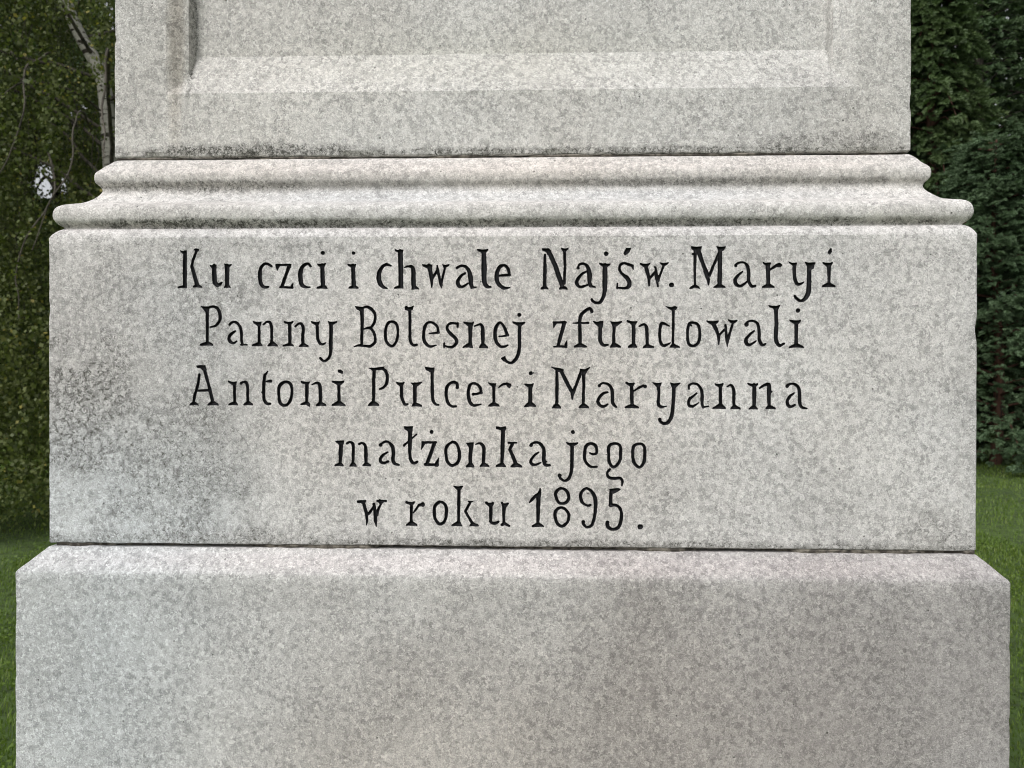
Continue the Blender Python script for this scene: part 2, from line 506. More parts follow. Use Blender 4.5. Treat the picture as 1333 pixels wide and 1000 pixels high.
# --- base block with the wide weathered chamfer
zb0 = (0.24 - Z0) / S
rows = round_rows(-27.2, zb0, -437.0, 2.0, 10.0)[:-3]
rows += [(-27.2, -439.6), (-26.6, -437.8), (-25.4, -436.0)]
for k in range(1, 8): rows.append((-25.4 + (25.0) * k / 7.0, -436.0 + 25.4 * k / 7.0))
rows += [(1.5, -410.0), (4.0, -409.8), (22, -410.0)]
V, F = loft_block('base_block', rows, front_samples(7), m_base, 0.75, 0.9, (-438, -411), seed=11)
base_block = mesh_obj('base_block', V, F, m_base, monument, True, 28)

# --- mortar beds
def mortar(name, z0, z1, s, seed):
    rows = [(s + 1.5, z0), (s, (z0 + z1) / 2), (s + 1.5, z1)]
    fx = front_samples(5)
    V, F = loft_block(name, rows, fx, m_mortar, 0.0, 0.0, (), seed=seed, corner=1.0)
    P = (V - np.array([0, 0, Z0])) / S
    n1 = vnoise(P * np.array([1, 1, 0]), 70, seed); n2 = vnoise(P * np.array([1, 1, 0]), 14, seed + 1)
    push = np.clip(n1 * 2.6, -0.5, 1.6) * 7 + n2 * 1.6 + 4
    fr = P[:, 1] < s + 2.5
    V[fr, 1] += push[fr] * S
    sd_ = np.abs(P[:, 0]) > HALF - s - 4
    V[sd_, 0] -= np.sign(P[sd_, 0]) * np.clip(push[sd_], 0, 8) * S
    return mesh_obj(name, V, F, m_mortar, monument, True, 40)
mortar('mortar_joint', -411.2, -403.6, 1.2, 31)
mortar('mortar_joint', 118.0, 122.2, 58.0, 37)

# --- letters: strokes of the carver, in stone units on the face (x right, z up from the face's top edge)
LETTERS = [
  ("K", "G -426.8 -18.3 -423.5 -19.2 -420.9 -19.4 -419.9 -19.2 -418.8 -18.4 -419.1 -19.6 -418.6 -22.6 -423.2 -22.5 -426.1 -20.0; L -420.9 -20.4 4.5 -421.1 -43.1 5.2 -421.1 -65.0 4.3; G -430.2 -67.3 -429.9 -66.0 -423.5 -64.2 -419.0 -64.2 -419.0 -66.0 -418.7 -67.3 -424.5 -66.8; G -408.3 -16.6 -406.2 -15.9 -402.4 -16.2 -402.6 -18.2 -403.7 -19.3 -406.6 -18.6; L -405.0 -17.7 3.1 -410.3 -31.3 2.9 -411.8 -38.6 3.2; L -411.8 -38.6 3.6 -404.8 -63.2 5.2; G -410.3 -66.7 -410.0 -65.4 -407.2 -63.6 -402.0 -63.6 -398.5 -65.4 -398.1 -66.7 -404.2 -66.2"),
  ("u", "G -387.1 -37.8 -384.2 -38.4 -381.9 -38.6 -380.5 -38.4 -379.1 -37.4 -379.4 -38.6 -379.1 -41.4 -384.7 -41.4 -386.3 -39.4; C -381.9 -38.7 5.2 -381.7 -52.4 5.6 -380.6 -60.6 5.4 -377.3 -64.0 4.5; L -378.0 -64.2 3.8 -374.3 -62.8 2.9 -371.7 -60.4 1.1; G -368.3 -35.8 -366.3 -36.9 -364.6 -37.1 -361.7 -37.0 -358.8 -36.4 -359.1 -37.7 -361.8 -39.8 -367.5 -39.8 -367.6 -37.5; L -364.6 -38.8 5.9 -364.6 -52.4 5.0 -364.6 -65.1 5.2; G -368.3 -67.0 -368.0 -65.7 -367.1 -64.2 -361.8 -64.2 -360.9 -65.7 -360.5 -67.0 -364.4 -66.5"),
  ("c", "C -305.7 -39.1 2.7 -312.6 -35.5 2.9 -319.4 -40.7 3.8 -321.0 -50.7 4.5 -319.9 -60.7 4.3 -315.8 -66.3 3.2 -309.6 -66.2 2.5"),
  ("z", "L -298.8 -37.6 2.7 -280.4 -37.2 2.2; G -299.7 -36.4 -294.2 -37.2 -298.0 -44.6 -299.0 -40.8; G -283.2 -36.3 -279.3 -36.5 -280.4 -40.8 -284.6 -40.8; L -282.1 -38.1 3.8 -291.9 -66.2 3.8; L -294.2 -66.7 2.2 -278.1 -67.2 2.9; G -276.6 -61.0 -279.7 -64.4 -280.4 -68.1 -277.5 -68.5"),
  ("c", "C -253.7 -39.3 2.5 -257.5 -36.0 2.7 -263.9 -39.1 4.1 -267.1 -46.3 4.9 -267.1 -56.3 5.2 -265.3 -63.6 4.7 -260.3 -66.7 2.9 -254.6 -66.7 1.4"),
  ("i", "D -237.6 -21.8 2.3; G -244.9 -36.2 -241.4 -36.6 -238.5 -36.8 -236.2 -36.6 -233.9 -35.4 -234.2 -36.6 -235.9 -39.9 -241.0 -39.9 -244.2 -37.9; L -238.5 -38.2 4.9 -237.4 -64.5 5.2; G -245.6 -68.3 -245.2 -67.0 -239.8 -64.9 -234.6 -64.9 -232.3 -67.1 -231.9 -68.3 -238.7 -67.9"),
  ("i", "D -197.0 -22.1 1.9; G -204.7 -37.0 -200.7 -37.8 -197.4 -38.0 -195.8 -37.8 -194.2 -37.0 -194.5 -38.3 -194.9 -40.6 -199.9 -40.6 -204.0 -38.6; L -197.7 -38.8 4.5 -196.7 -65.5 5.2; G -203.3 -68.2 -202.9 -66.9 -199.2 -65.1 -193.9 -65.1 -191.4 -67.0 -191.0 -68.2 -197.1 -67.8"),
  ("c", "C -148.0 -39.0 1.8 -154.1 -37.4 3.1 -160.5 -42.1 4.1 -163.7 -51.1 5.6 -162.8 -60.2 5.4 -158.7 -66.1 4.1 -153.2 -68.5 1.8"),
  ("h", "G -142.5 -18.0 -138.5 -18.8 -135.3 -19.0 -133.6 -18.8 -131.9 -18.0 -132.2 -19.3 -132.3 -21.6 -138.2 -21.6 -141.8 -19.6; L -135.3 -20.5 5.8 -134.6 -65.7 5.6; G -143.0 -68.5 -142.7 -67.3 -137.4 -65.4 -131.8 -65.4 -131.9 -67.3 -131.6 -68.5 -137.3 -68.1; C -130.1 -41.3 0.9 -125.1 -39.9 2.3 -119.6 -41.1 4.1 -118.2 -48.5 4.9 -118.2 -58.5 5.2 -117.8 -65.7 4.9; G -120.3 -69.7 -119.9 -68.5 -119.9 -66.0 -114.8 -66.0 -111.6 -68.5 -111.2 -69.8 -115.8 -69.3"),
  ("w", "G -106.4 -37.6 -101.6 -38.4 -97.6 -38.6 -95.6 -38.4 -93.6 -37.6 -93.8 -38.9 -94.7 -41.7 -100.5 -41.6 -105.7 -39.2; L -97.6 -39.1 5.4 -94.3 -56.7 4.0 -94.2 -67.1 1.1; L -94.3 -56.7 3.2 -87.4 -45.9 2.5; L -87.2 -39.2 1.3 -86.1 -46.8 3.1 -81.8 -64.0 3.6 -81.6 -68.3 0.7; L -81.8 -62.2 3.1 -77.1 -42.3 2.2; G -80.0 -37.5 -78.2 -38.4 -76.8 -38.6 -74.2 -38.4 -71.7 -37.7 -71.9 -38.9 -75.6 -41.2 -78.0 -41.2 -79.3 -39.1"),
  ("a", "C -61.0 -41.9 3.1 -55.6 -39.3 2.7 -49.7 -40.8 3.2 -45.6 -46.0 4.3 -43.3 -55.0 5.6 -42.9 -62.3 4.9 -41.5 -66.8 4.0; L -42.0 -67.7 3.1 -36.1 -67.2 1.1; C -50.6 -48.7 2.2 -56.4 -53.2 3.4 -60.0 -59.5 4.1 -58.7 -65.4 4.3 -54.2 -66.7 3.1 -46.9 -62.2 1.4"),
  ("l", "G -34.8 -17.8 -30.1 -18.6 -26.3 -18.8 -23.5 -18.6 -20.8 -17.7 -21.0 -19.0 -23.5 -22.3 -29.0 -22.2 -34.1 -19.4; C -26.3 -21.8 5.0 -25.8 -39.8 6.1 -25.9 -55.1 5.8 -24.8 -62.3 5.0 -21.2 -66.6 4.0 -17.6 -67.0 2.2"),
  ("e", "C -6.4 -52.4 2.5 1.7 -51.6 2.9 8.0 -51.6 2.3; C 6.9 -51.6 3.1 5.9 -44.4 3.4 0.4 -38.7 3.1 -5.9 -41.8 4.1 -9.4 -50.6 5.0 -8.6 -59.6 5.0 -4.1 -65.9 4.7 1.3 -68.5 3.2 7.6 -67.9 1.3"),
  ("N", "L 53.3 -25.7 2.3 53.4 -44.5 4.1 52.9 -66.1 3.6; G 48.0 -69.8 48.4 -68.6 51.2 -66.6 54.7 -66.6 57.1 -68.6 57.4 -69.8 52.7 -69.4; G 49.7 -17.2 58.2 -17.6 61.2 -20.3 60.9 -26.6 57.3 -25.7 55.5 -21.2 50.2 -19.4; L 59.1 -22.1 4.7 66.8 -40.1 5.4 75.4 -64.3 5.4; G 71.8 -70.1 72.1 -68.8 74.2 -66.5 79.6 -66.5 81.9 -68.8 82.3 -70.1 77.0 -69.6; L 78.7 -21.3 3.1 79.3 -40.1 2.9 78.5 -62.5 3.1; G 74.4 -16.6 76.7 -17.4 78.7 -17.6 81.1 -17.5 83.5 -16.7 83.2 -17.9 80.2 -21.1 77.1 -21.1 75.1 -18.2"),
  ("a", "D 96.3 -42.7 1.6; C 96.0 -42.0 1.8 98.6 -37.9 2.5 104.4 -37.2 2.9 108.9 -42.0 4.1 111.1 -51.9 5.4 110.9 -60.8 4.3 112.9 -65.7 3.8; L 112.0 -65.7 3.2 118.6 -67.6 1.3; C 107.5 -46.9 1.6 100.8 -50.9 3.1 95.0 -59.0 4.0 95.5 -64.4 4.0 100.0 -67.1 3.1 108.2 -64.6 2.2"),
  ("j", "D 132.6 -24.2 2.5; G 123.6 -36.0 127.8 -37.5 131.2 -37.6 134.4 -37.5 137.6 -37.3 137.3 -38.5 134.0 -41.1 128.4 -41.1 124.3 -37.7; C 131.0 -39.4 5.4 131.0 -53.7 5.9 130.6 -71.6 5.2 129.1 -79.7 3.8 125.1 -86.8 3.4 119.2 -87.7 2.9 114.8 -85.0 3.1; D 114.1 -83.5 1.7"),
  ("ś", "G 158.4 -17.1 164.1 -17.4 162.1 -22.0 157.0 -25.9 155.3 -24.4; L 167.5 -44.4 1.1 166.2 -39.9 2.9; C 166.4 -39.9 2.7 161.1 -38.3 2.9 155.7 -36.6 2.3 150.8 -39.0 2.7 149.7 -44.8 2.9 153.5 -50.6 3.2 159.3 -55.6 4.7 162.5 -61.8 4.7 161.2 -67.2 4.0 155.8 -69.0 2.5 146.9 -68.2 2.3; L 146.9 -63.0 1.3 146.9 -69.1 2.3"),
  ("w", "G 176.2 -36.7 180.1 -37.5 183.3 -37.7 186.1 -37.5 188.8 -36.7 188.6 -38.0 186.0 -41.2 180.7 -41.1 176.9 -38.3; L 183.5 -40.0 4.7 187.8 -56.5 3.6 188.0 -65.6 1.6; L 188.0 -56.5 3.1 195.8 -48.5 2.5; D 195.2 -41.8 1.2; L 196.1 -42.3 2.5 197.6 -55.7 4.0 199.2 -66.6 1.6; L 199.4 -59.2 3.4 202.5 -50.3 2.3 206.6 -40.1 2.3; G 201.6 -35.7 204.5 -36.5 206.9 -36.7 209.6 -36.5 212.4 -35.7 212.1 -37.0 208.2 -39.7 205.6 -39.7 202.3 -37.3"),
  (".", "D 216.7 -64.8 2.9"),
  ("M", "G 241.9 -15.5 248.1 -16.4 255.0 -15.5 254.3 -18.4 252.1 -20.6 245.5 -20.1 242.6 -18.3; L 247.1 -19.2 3.6 246.4 -45.1 2.9 246.7 -63.8 2.5; D 243.9 -25.1 1.0; G 240.1 -69.5 241.9 -67.2 246.5 -64.5 250.5 -66.5 253.1 -69.6 250.5 -69.0 246.5 -67.6 243.0 -69.2; L 250.3 -19.3 5.9 256.1 -35.3 4.3 262.4 -52.3 5.0 264.0 -59.4 3.6 264.0 -64.6 1.3; L 265.1 -53.2 3.4 271.2 -38.0 2.9 277.3 -24.7 3.1; G 274.7 -15.4 280.0 -16.5 285.4 -15.6 283.7 -19.8 280.9 -21.1 276.4 -20.7; L 278.7 -19.4 4.5 278.7 -36.3 5.2 278.2 -63.0 5.0; G 270.6 -68.5 270.9 -67.3 275.7 -64.2 280.6 -64.2 285.1 -67.3 285.4 -68.5 278.0 -68.1"),
  ("a", "D 298.8 -40.3 1.8; C 298.4 -39.5 2.2 302.1 -36.8 2.2 308.3 -35.9 2.3 313.1 -39.5 3.4 315.2 -48.0 3.6 315.4 -59.5 3.6 317.6 -64.9 3.1; C 316.3 -63.1 3.1 319.4 -66.8 3.1 323.8 -66.2 2.2; C 307.4 -48.1 1.4 302.2 -52.4 3.2 298.2 -58.1 3.8 299.1 -63.5 4.3 304.0 -66.4 3.2 309.3 -64.1 2.5 313.8 -60.4 1.8"),
  ("r", "G 333.4 -35.7 336.8 -37.0 339.5 -37.2 341.3 -37.1 343.1 -36.8 342.8 -38.0 341.9 -39.8 337.2 -39.8 334.1 -37.3; L 339.6 -39.1 4.7 340.2 -63.1 4.0; G 332.9 -68.5 333.2 -67.2 338.3 -64.0 342.2 -64.0 347.7 -67.2 348.0 -68.5 340.4 -68.0; L 341.8 -46.3 1.1 347.0 -42.7 2.7 351.4 -39.6 3.1; G 350.1 -38.7 354.5 -37.2 357.6 -39.4 355.8 -42.0 351.4 -41.4"),
  ("y", "G 366.5 -35.5 370.3 -37.1 373.4 -37.3 374.9 -37.1 376.4 -37.1 376.1 -38.4 375.4 -40.3 371.4 -40.3 367.2 -37.1; C 373.2 -39.2 3.8 373.4 -52.6 4.0 375.2 -60.6 4.1 377.9 -64.3 3.4 382.3 -63.4 2.5 385.6 -61.3 0.7; G 387.3 -36.0 390.4 -37.2 392.9 -37.4 396.4 -37.2 399.9 -36.8 399.6 -38.1 395.5 -41.8 390.3 -41.7 388.0 -37.6; G 390.9 -37.5 398.4 -37.5 397.3 -43.8 394.3 -45.5 391.0 -43.7; C 392.5 -40.2 5.0 392.1 -54.4 5.0 391.9 -66.8 5.6 390.7 -76.6 5.4 385.9 -84.1 4.0 380.6 -85.4 3.2 376.2 -82.3 3.1 374.0 -79.6 2.7"),
  ("i", "G 419.8 -18.6 420.5 -22.6 418.5 -25.9 415.9 -24.3 417.2 -20.9; G 409.4 -36.5 413.6 -37.2 417.1 -37.4 419.4 -37.3 421.8 -36.4 421.5 -37.6 419.1 -41.8 415.1 -41.8 410.1 -38.1; L 417.3 -40.3 4.0 417.5 -63.3 3.1; G 409.0 -67.7 409.4 -66.5 415.8 -62.8 418.8 -62.8 424.9 -66.5 425.2 -67.8 417.1 -67.3"),
  ("P", "G -399.5 -91.8 -393.0 -92.3 -388.8 -92.7 -389.3 -98.2 -393.9 -98.3 -396.2 -95.0; L -391.3 -96.3 4.1 -391.0 -114.6 3.6 -391.2 -139.2 3.2; G -400.9 -143.0 -400.5 -141.7 -392.6 -138.6 -389.3 -138.6 -384.3 -141.7 -383.9 -143.0 -392.4 -142.5; C -390.7 -93.8 2.3 -383.8 -92.0 2.7 -377.3 -94.7 3.4 -374.1 -101.8 3.6 -374.5 -110.0 3.4 -380.1 -117.3 2.9 -387.3 -118.9 1.6"),
  ("a", "C -361.4 -115.9 2.5 -357.0 -112.3 2.3 -351.5 -113.7 2.5 -346.9 -120.0 3.2 -345.5 -128.2 3.2 -345.5 -135.5 3.1 -344.3 -141.9 3.1; L -346.4 -142.3 1.3 -338.1 -142.3 1.6; C -353.3 -124.1 1.3 -358.8 -127.8 3.1 -362.1 -132.8 3.6 -360.7 -137.8 3.8 -356.1 -140.1 2.2 -351.9 -137.6 1.6"),
  ("n", "G -329.6 -112.0 -325.5 -113.0 -322.2 -113.2 -320.7 -113.0 -319.3 -112.3 -319.5 -113.6 -320.4 -117.2 -323.9 -117.2 -328.8 -113.7; L -322.2 -115.5 3.2 -321.8 -139.1 3.1; G -331.4 -143.5 -331.0 -142.2 -323.6 -139.4 -320.4 -139.4 -318.5 -142.2 -318.1 -143.5 -324.8 -143.1; C -316.0 -115.7 2.0 -311.9 -112.3 2.3 -307.8 -112.8 3.1 -305.5 -119.1 3.4 -305.3 -128.2 3.1 -305.3 -141.0 3.1; G -310.2 -143.9 -309.9 -142.6 -306.1 -138.8 -303.0 -138.8 -298.0 -142.6 -297.6 -143.9 -303.9 -143.4"),
  ("n", "G -289.0 -111.7 -284.8 -112.5 -281.3 -112.7 -279.2 -112.5 -277.1 -111.7 -277.4 -113.0 -279.3 -114.9 -283.4 -114.9 -288.3 -113.3; L -281.3 -114.2 3.8 -281.1 -140.9 3.8; G -290.2 -143.9 -289.9 -142.6 -283.3 -140.6 -279.4 -140.6 -276.6 -142.6 -276.2 -143.9 -283.2 -143.4; C -274.0 -118.3 1.8 -269.6 -114.6 2.3 -265.5 -115.1 3.2 -263.6 -121.0 3.4 -264.1 -130.1 3.6 -263.9 -140.9 3.4; G -268.7 -144.6 -268.3 -143.3 -265.4 -140.9 -261.9 -140.9 -257.1 -143.3 -256.8 -144.6 -262.7 -144.1"),
  ("y", "G -252.9 -111.7 -248.7 -112.6 -245.3 -112.8 -243.6 -112.6 -241.9 -111.9 -242.2 -113.2 -243.3 -115.9 -247.3 -115.9 -252.2 -113.4; C -245.1 -114.6 3.6 -244.7 -126.4 3.2 -243.5 -136.4 3.2 -239.4 -141.8 2.5 -233.9 -139.8 0.9; G -230.2 -111.8 -228.2 -112.6 -226.6 -112.7 -222.8 -112.6 -219.1 -111.8 -219.4 -113.0 -224.3 -115.4 -228.9 -115.4 -229.5 -113.4; C -226.6 -114.7 4.1 -226.6 -126.4 3.8 -227.0 -141.8 4.3 -227.0 -150.0 3.6 -229.3 -159.1 3.2 -235.7 -163.6 2.7 -239.8 -160.9 2.7; D -240.5 -159.8 1.5"),
  ("B", "G -194.7 -91.9 -188.2 -92.8 -183.4 -93.1 -184.5 -97.9 -188.2 -97.9 -192.3 -95.2; L -185.9 -95.7 4.3 -185.6 -114.7 3.8 -186.1 -140.9 3.2; G -196.5 -144.9 -191.8 -142.3 -186.3 -141.4 -184.9 -144.5 -190.9 -143.8; C -185.4 -94.0 2.3 -179.1 -92.7 2.9 -172.7 -96.1 3.1 -168.6 -102.5 3.1 -169.0 -112.0 3.1 -173.6 -119.7 2.5; C -182.9 -121.5 1.3 -176.8 -119.9 2.5 -172.2 -122.8 2.9 -168.6 -131.0 3.1 -169.0 -139.1 3.4 -174.5 -143.8 3.2 -180.8 -143.8 2.9 -187.2 -143.2 2.5"),
  ("o", "R -146.7 -111.8 2.7 -140.4 -115.6 3.1 -138.5 -125.5 2.9 -140.3 -137.3 3.2 -146.2 -144.1 2.7 -153.5 -138.2 3.2 -154.9 -126.4 3.1 -152.6 -115.6 3.4"),
  ("l", "G -129.5 -92.6 -127.2 -92.1 -124.9 -93.8 -120.9 -93.5 -118.3 -92.0 -119.5 -96.2 -124.0 -97.6 -128.6 -96.2; L -122.7 -95.8 3.1 -122.7 -114.7 3.1 -122.6 -128.3 3.1; C -122.6 -128.3 3.1 -122.2 -136.4 3.2 -119.0 -142.3 3.1 -114.0 -142.3 2.3; D -113.8 -142.0 1.3"),
  ("e", "L -97.7 -127.4 0.9 -91.3 -126.9 2.0 -85.0 -126.3 2.5; C -85.5 -125.6 3.1 -87.3 -117.9 2.9 -95.4 -112.7 2.7 -101.8 -115.6 3.4 -104.5 -125.6 3.6 -104.0 -136.4 3.6 -99.0 -143.2 3.1 -94.5 -144.5 2.5 -88.3 -142.7 1.1"),
  ("s", "L -60.1 -114.3 2.0 -60.3 -118.8 2.3; C -60.3 -114.9 2.2 -67.1 -114.0 2.3 -72.5 -116.1 2.7 -73.7 -122.0 3.1 -68.9 -128.3 3.4 -63.0 -133.7 4.0 -61.6 -139.1 3.6 -66.2 -144.5 3.1 -72.5 -145.0 2.2 -77.0 -143.4 1.8; L -77.7 -140.4 2.2 -77.9 -146.0 1.6"),
  ("n", "G -52.1 -112.6 -47.4 -113.2 -43.6 -113.4 -41.3 -113.2 -39.1 -112.2 -39.4 -113.5 -41.2 -117.8 -46.0 -117.8 -51.4 -114.2; L -43.6 -117.5 4.9 -43.7 -140.9 3.8; G -53.0 -145.6 -52.7 -144.3 -45.7 -140.2 -41.8 -140.2 -41.2 -144.3 -40.8 -145.6 -46.9 -145.1; C -38.2 -117.9 1.1 -31.0 -115.5 2.7 -27.8 -119.3 3.4 -27.3 -128.3 4.5 -27.3 -140.9 3.8; G -31.8 -146.1 -31.5 -144.8 -29.2 -140.7 -25.4 -140.7 -21.2 -144.8 -20.8 -146.1 -26.3 -145.7"),
  ("e", "C -5.7 -131.4 1.4 0.6 -130.7 2.2 5.6 -129.8 2.7; L 4.7 -129.4 3.2 1.5 -121.1 3.1; C 2.2 -122.0 3.1 -3.9 -113.4 2.7 -9.3 -117.5 3.8 -11.6 -127.4 4.1 -10.2 -137.3 3.8 -4.8 -144.0 3.1 0.6 -144.5 2.3 5.3 -142.7 1.4"),
  ("j", "D 20.2 -103.3 2.1; G 11.4 -112.3 16.6 -113.4 20.8 -113.5 24.1 -113.4 27.4 -112.8 27.1 -114.1 22.8 -117.0 18.9 -117.0 12.1 -113.9; C 20.8 -116.6 3.8 20.4 -132.8 4.0 20.3 -146.3 4.0 17.8 -157.1 3.8 12.4 -164.3 3.2 7.0 -165.6 2.9 1.1 -161.6 3.1; G -2.8 -160.0 1.6 -157.2 2.9 -162.5 -0.2 -163.2"),
  ("z", "L 64.9 -113.2 2.5 80.5 -112.9 2.2; G 64.2 -112.3 68.9 -113.5 64.9 -119.5; L 78.5 -113.5 4.1 70.7 -143.1 3.6; L 65.4 -144.6 1.6 72.1 -144.3 2.7 81.1 -144.6 2.3; G 82.1 -136.6 79.3 -141.7 80.2 -146.0 82.3 -145.8"),
  ("f", "C 114.2 -99.2 3.1 111.8 -95.1 3.1 106.0 -97.8 3.4 100.2 -104.1 4.0 98.7 -113.1 3.6 98.9 -126.5 4.0 99.1 -140.8 3.4; L 89.9 -114.1 1.4 109.2 -113.8 2.5; G 91.4 -145.2 91.7 -143.9 97.4 -140.7 100.8 -140.7 107.4 -143.9 107.7 -145.1 99.5 -144.7"),
  ("u", "G 116.1 -111.7 120.3 -112.6 128.6 -111.7 127.7 -119.3 123.5 -119.3 118.6 -114.9; C 125.3 -117.5 4.5 124.8 -128.3 3.8 125.3 -137.3 4.0 129.3 -142.6 3.2 134.7 -142.4 2.3; G 138.5 -112.0 141.3 -112.8 143.6 -113.0 147.9 -112.8 152.3 -112.0 152.0 -113.3 145.8 -118.3 141.3 -118.3 139.2 -113.6; L 143.1 -116.7 4.1 142.5 -128.3 3.1 142.7 -140.8 3.6; G 138.1 -145.5 138.5 -144.2 140.9 -140.1 144.5 -140.1 150.9 -144.2 151.2 -145.5 144.7 -145.0"),
  ("n", "G 159.6 -110.6 164.3 -112.1 168.1 -112.3 170.2 -112.1 172.3 -112.0 172.0 -113.3 170.1 -115.8 166.0 -115.8 160.3 -112.2; L 168.1 -114.9 4.0 168.1 -140.8 4.0; G 161.3 -145.5 161.6 -144.2 166.2 -141.0 170.1 -141.0 172.0 -144.2 172.3 -145.5 166.8 -145.0; C 175.4 -118.2 1.1 181.6 -115.6 2.3 184.7 -119.4 3.2 185.2 -126.5 3.8 185.7 -141.7 3.4; G 180.6 -146.0 181.0 -144.8 184.0 -141.5 187.4 -141.5 194.0 -144.8 194.3 -146.0 187.5 -145.6"),
  ("d", "C 213.9 -118.0 1.1 207.8 -114.9 2.7 203.8 -114.9 3.1 202.1 -122.1 3.4 201.8 -132.8 3.2 203.5 -140.8 3.1 207.0 -143.5 2.9 211.5 -141.7 2.3 215.7 -139.5 0.9; G 209.5 -92.6 213.1 -93.5 217.5 -94.2 221.1 -92.4 223.7 -93.7 222.0 -96.6 217.5 -97.9 215.8 -96.9; L 219.1 -96.2 3.4 219.2 -114.9 2.7 218.7 -140.8 2.9; G 214.8 -145.6 215.2 -144.4 217.6 -141.4 220.4 -141.3 226.8 -144.4 227.2 -145.6 221.0 -145.2"),
  ("o", "R 244.2 -113.6 2.7 250.9 -116.7 3.1 253.1 -126.5 3.2 252.2 -137.2 3.2 246.5 -143.3 3.1 239.8 -141.7 3.1 237.6 -133.7 3.1 237.6 -122.1 3.2 239.8 -115.4 3.1; D 242.3 -117.4 0.9"),
  ("w", "G 262.1 -111.0 266.6 -112.0 270.3 -112.2 273.5 -112.0 276.8 -111.4 276.5 -112.6 273.0 -115.7 267.7 -115.7 262.8 -112.6; L 270.3 -114.5 4.9 274.8 -123.9 3.6 277.4 -131.9 3.4 277.3 -141.2 1.3; D 273.9 -120.7 1.6; L 277.6 -130.1 2.7 285.1 -122.1 2.0; L 286.0 -116.9 2.3 287.3 -131.9 3.1 288.3 -137.2 3.6 288.3 -144.2 0.7; L 288.7 -136.3 3.1 295.2 -115.0 2.3; G 289.5 -109.8 292.9 -110.8 295.7 -111.0 298.2 -110.8 300.8 -110.2 300.5 -111.4 297.2 -114.2 294.2 -114.2 290.2 -111.4"),
  ("a", "D 312.9 -116.0 2.4; C 312.0 -115.4 2.2 315.5 -112.1 2.3 322.1 -111.6 2.5 327.0 -115.4 3.2 328.8 -123.9 3.6 329.3 -135.4 3.6 332.4 -142.1 3.1 335.5 -141.9 2.2 337.7 -140.3 0.7; C 322.4 -124.3 1.8 316.9 -129.2 2.7 312.1 -135.4 4.0 313.4 -140.8 4.0 317.0 -142.1 2.9 321.4 -139.9 2.2 325.0 -137.2 0.9"),
  ("l", "G 340.7 -91.3 346.7 -92.6 351.1 -92.6 355.3 -91.2 353.3 -95.0 351.6 -98.1 348.5 -97.7 346.7 -95.0 342.3 -93.6; L 350.3 -96.3 4.1 350.8 -115.0 4.5 350.4 -128.3 4.5; C 350.4 -128.3 4.5 350.9 -137.2 4.3 354.8 -143.0 3.6 360.5 -140.5 2.3"),
  ("i", "D 378.2 -98.1 2.4; G 367.6 -110.2 372.3 -111.0 376.3 -111.2 379.0 -111.0 381.7 -110.2 381.4 -111.5 378.6 -115.1 374.0 -115.1 368.3 -111.8; L 376.1 -114.1 4.3 376.1 -140.8 3.8; G 367.3 -145.6 367.7 -144.3 374.5 -140.9 378.2 -140.9 385.1 -144.3 385.4 -145.6 376.4 -145.1"),
  ("A", "G -405.9 -170.0 -394.0 -169.5 -392.4 -175.0 -397.3 -175.4 -399.1 -173.4 -404.2 -172.3; L -395.0 -174.1 3.8 -389.4 -195.0 3.4 -384.3 -215.1 4.0; G -390.2 -221.7 -389.8 -220.4 -385.8 -216.9 -381.9 -216.9 -377.0 -220.3 -376.7 -221.6 -383.4 -221.2; L -401.6 -181.4 2.5 -402.8 -191.4 3.1 -407.9 -209.7 3.4 -409.3 -217.0 3.2; G -414.9 -221.9 -414.5 -220.6 -410.7 -217.9 -407.4 -217.9 -403.7 -220.6 -403.3 -221.9 -409.1 -221.4; L -404.2 -202.8 2.3 -389.4 -202.1 2.3"),
  ("n", "G -363.1 -190.1 -358.7 -191.4 -355.1 -191.6 -353.7 -191.4 -352.3 -191.1 -352.6 -192.4 -353.3 -195.1 -356.8 -195.2 -362.4 -191.7; L -355.1 -193.1 3.4 -354.5 -216.8 3.4; G -362.6 -221.6 -362.3 -220.3 -356.3 -217.5 -352.8 -217.5 -351.2 -220.3 -350.8 -221.5 -356.7 -221.1; C -346.0 -192.9 3.1 -343.3 -191.3 2.5 -339.1 -192.0 3.1 -337.3 -197.7 3.4 -337.3 -207.7 3.2 -337.0 -216.8 3.2; G -342.2 -221.5 -341.8 -220.2 -338.3 -217.1 -335.0 -217.1 -330.9 -220.2 -330.6 -221.5 -336.4 -221.1"),
  ("t", "L -310.6 -177.1 1.1 -314.3 -182.3 3.1; C -314.3 -181.7 3.2 -315.5 -190.3 3.8 -315.8 -202.2 3.2 -315.6 -213.1 3.6 -312.0 -219.4 3.1 -307.4 -219.8 2.5; L -311.8 -190.5 2.3 -306.3 -189.9 3.1; D -317.5 -205.1 1.1"),
  ("o", "R -287.6 -191.0 3.1 -280.2 -193.9 3.4 -278.4 -205.7 3.2 -281.6 -217.5 3.4 -287.5 -222.1 3.1 -294.0 -218.5 3.4 -295.8 -207.6 3.4 -294.9 -196.7 3.8"),
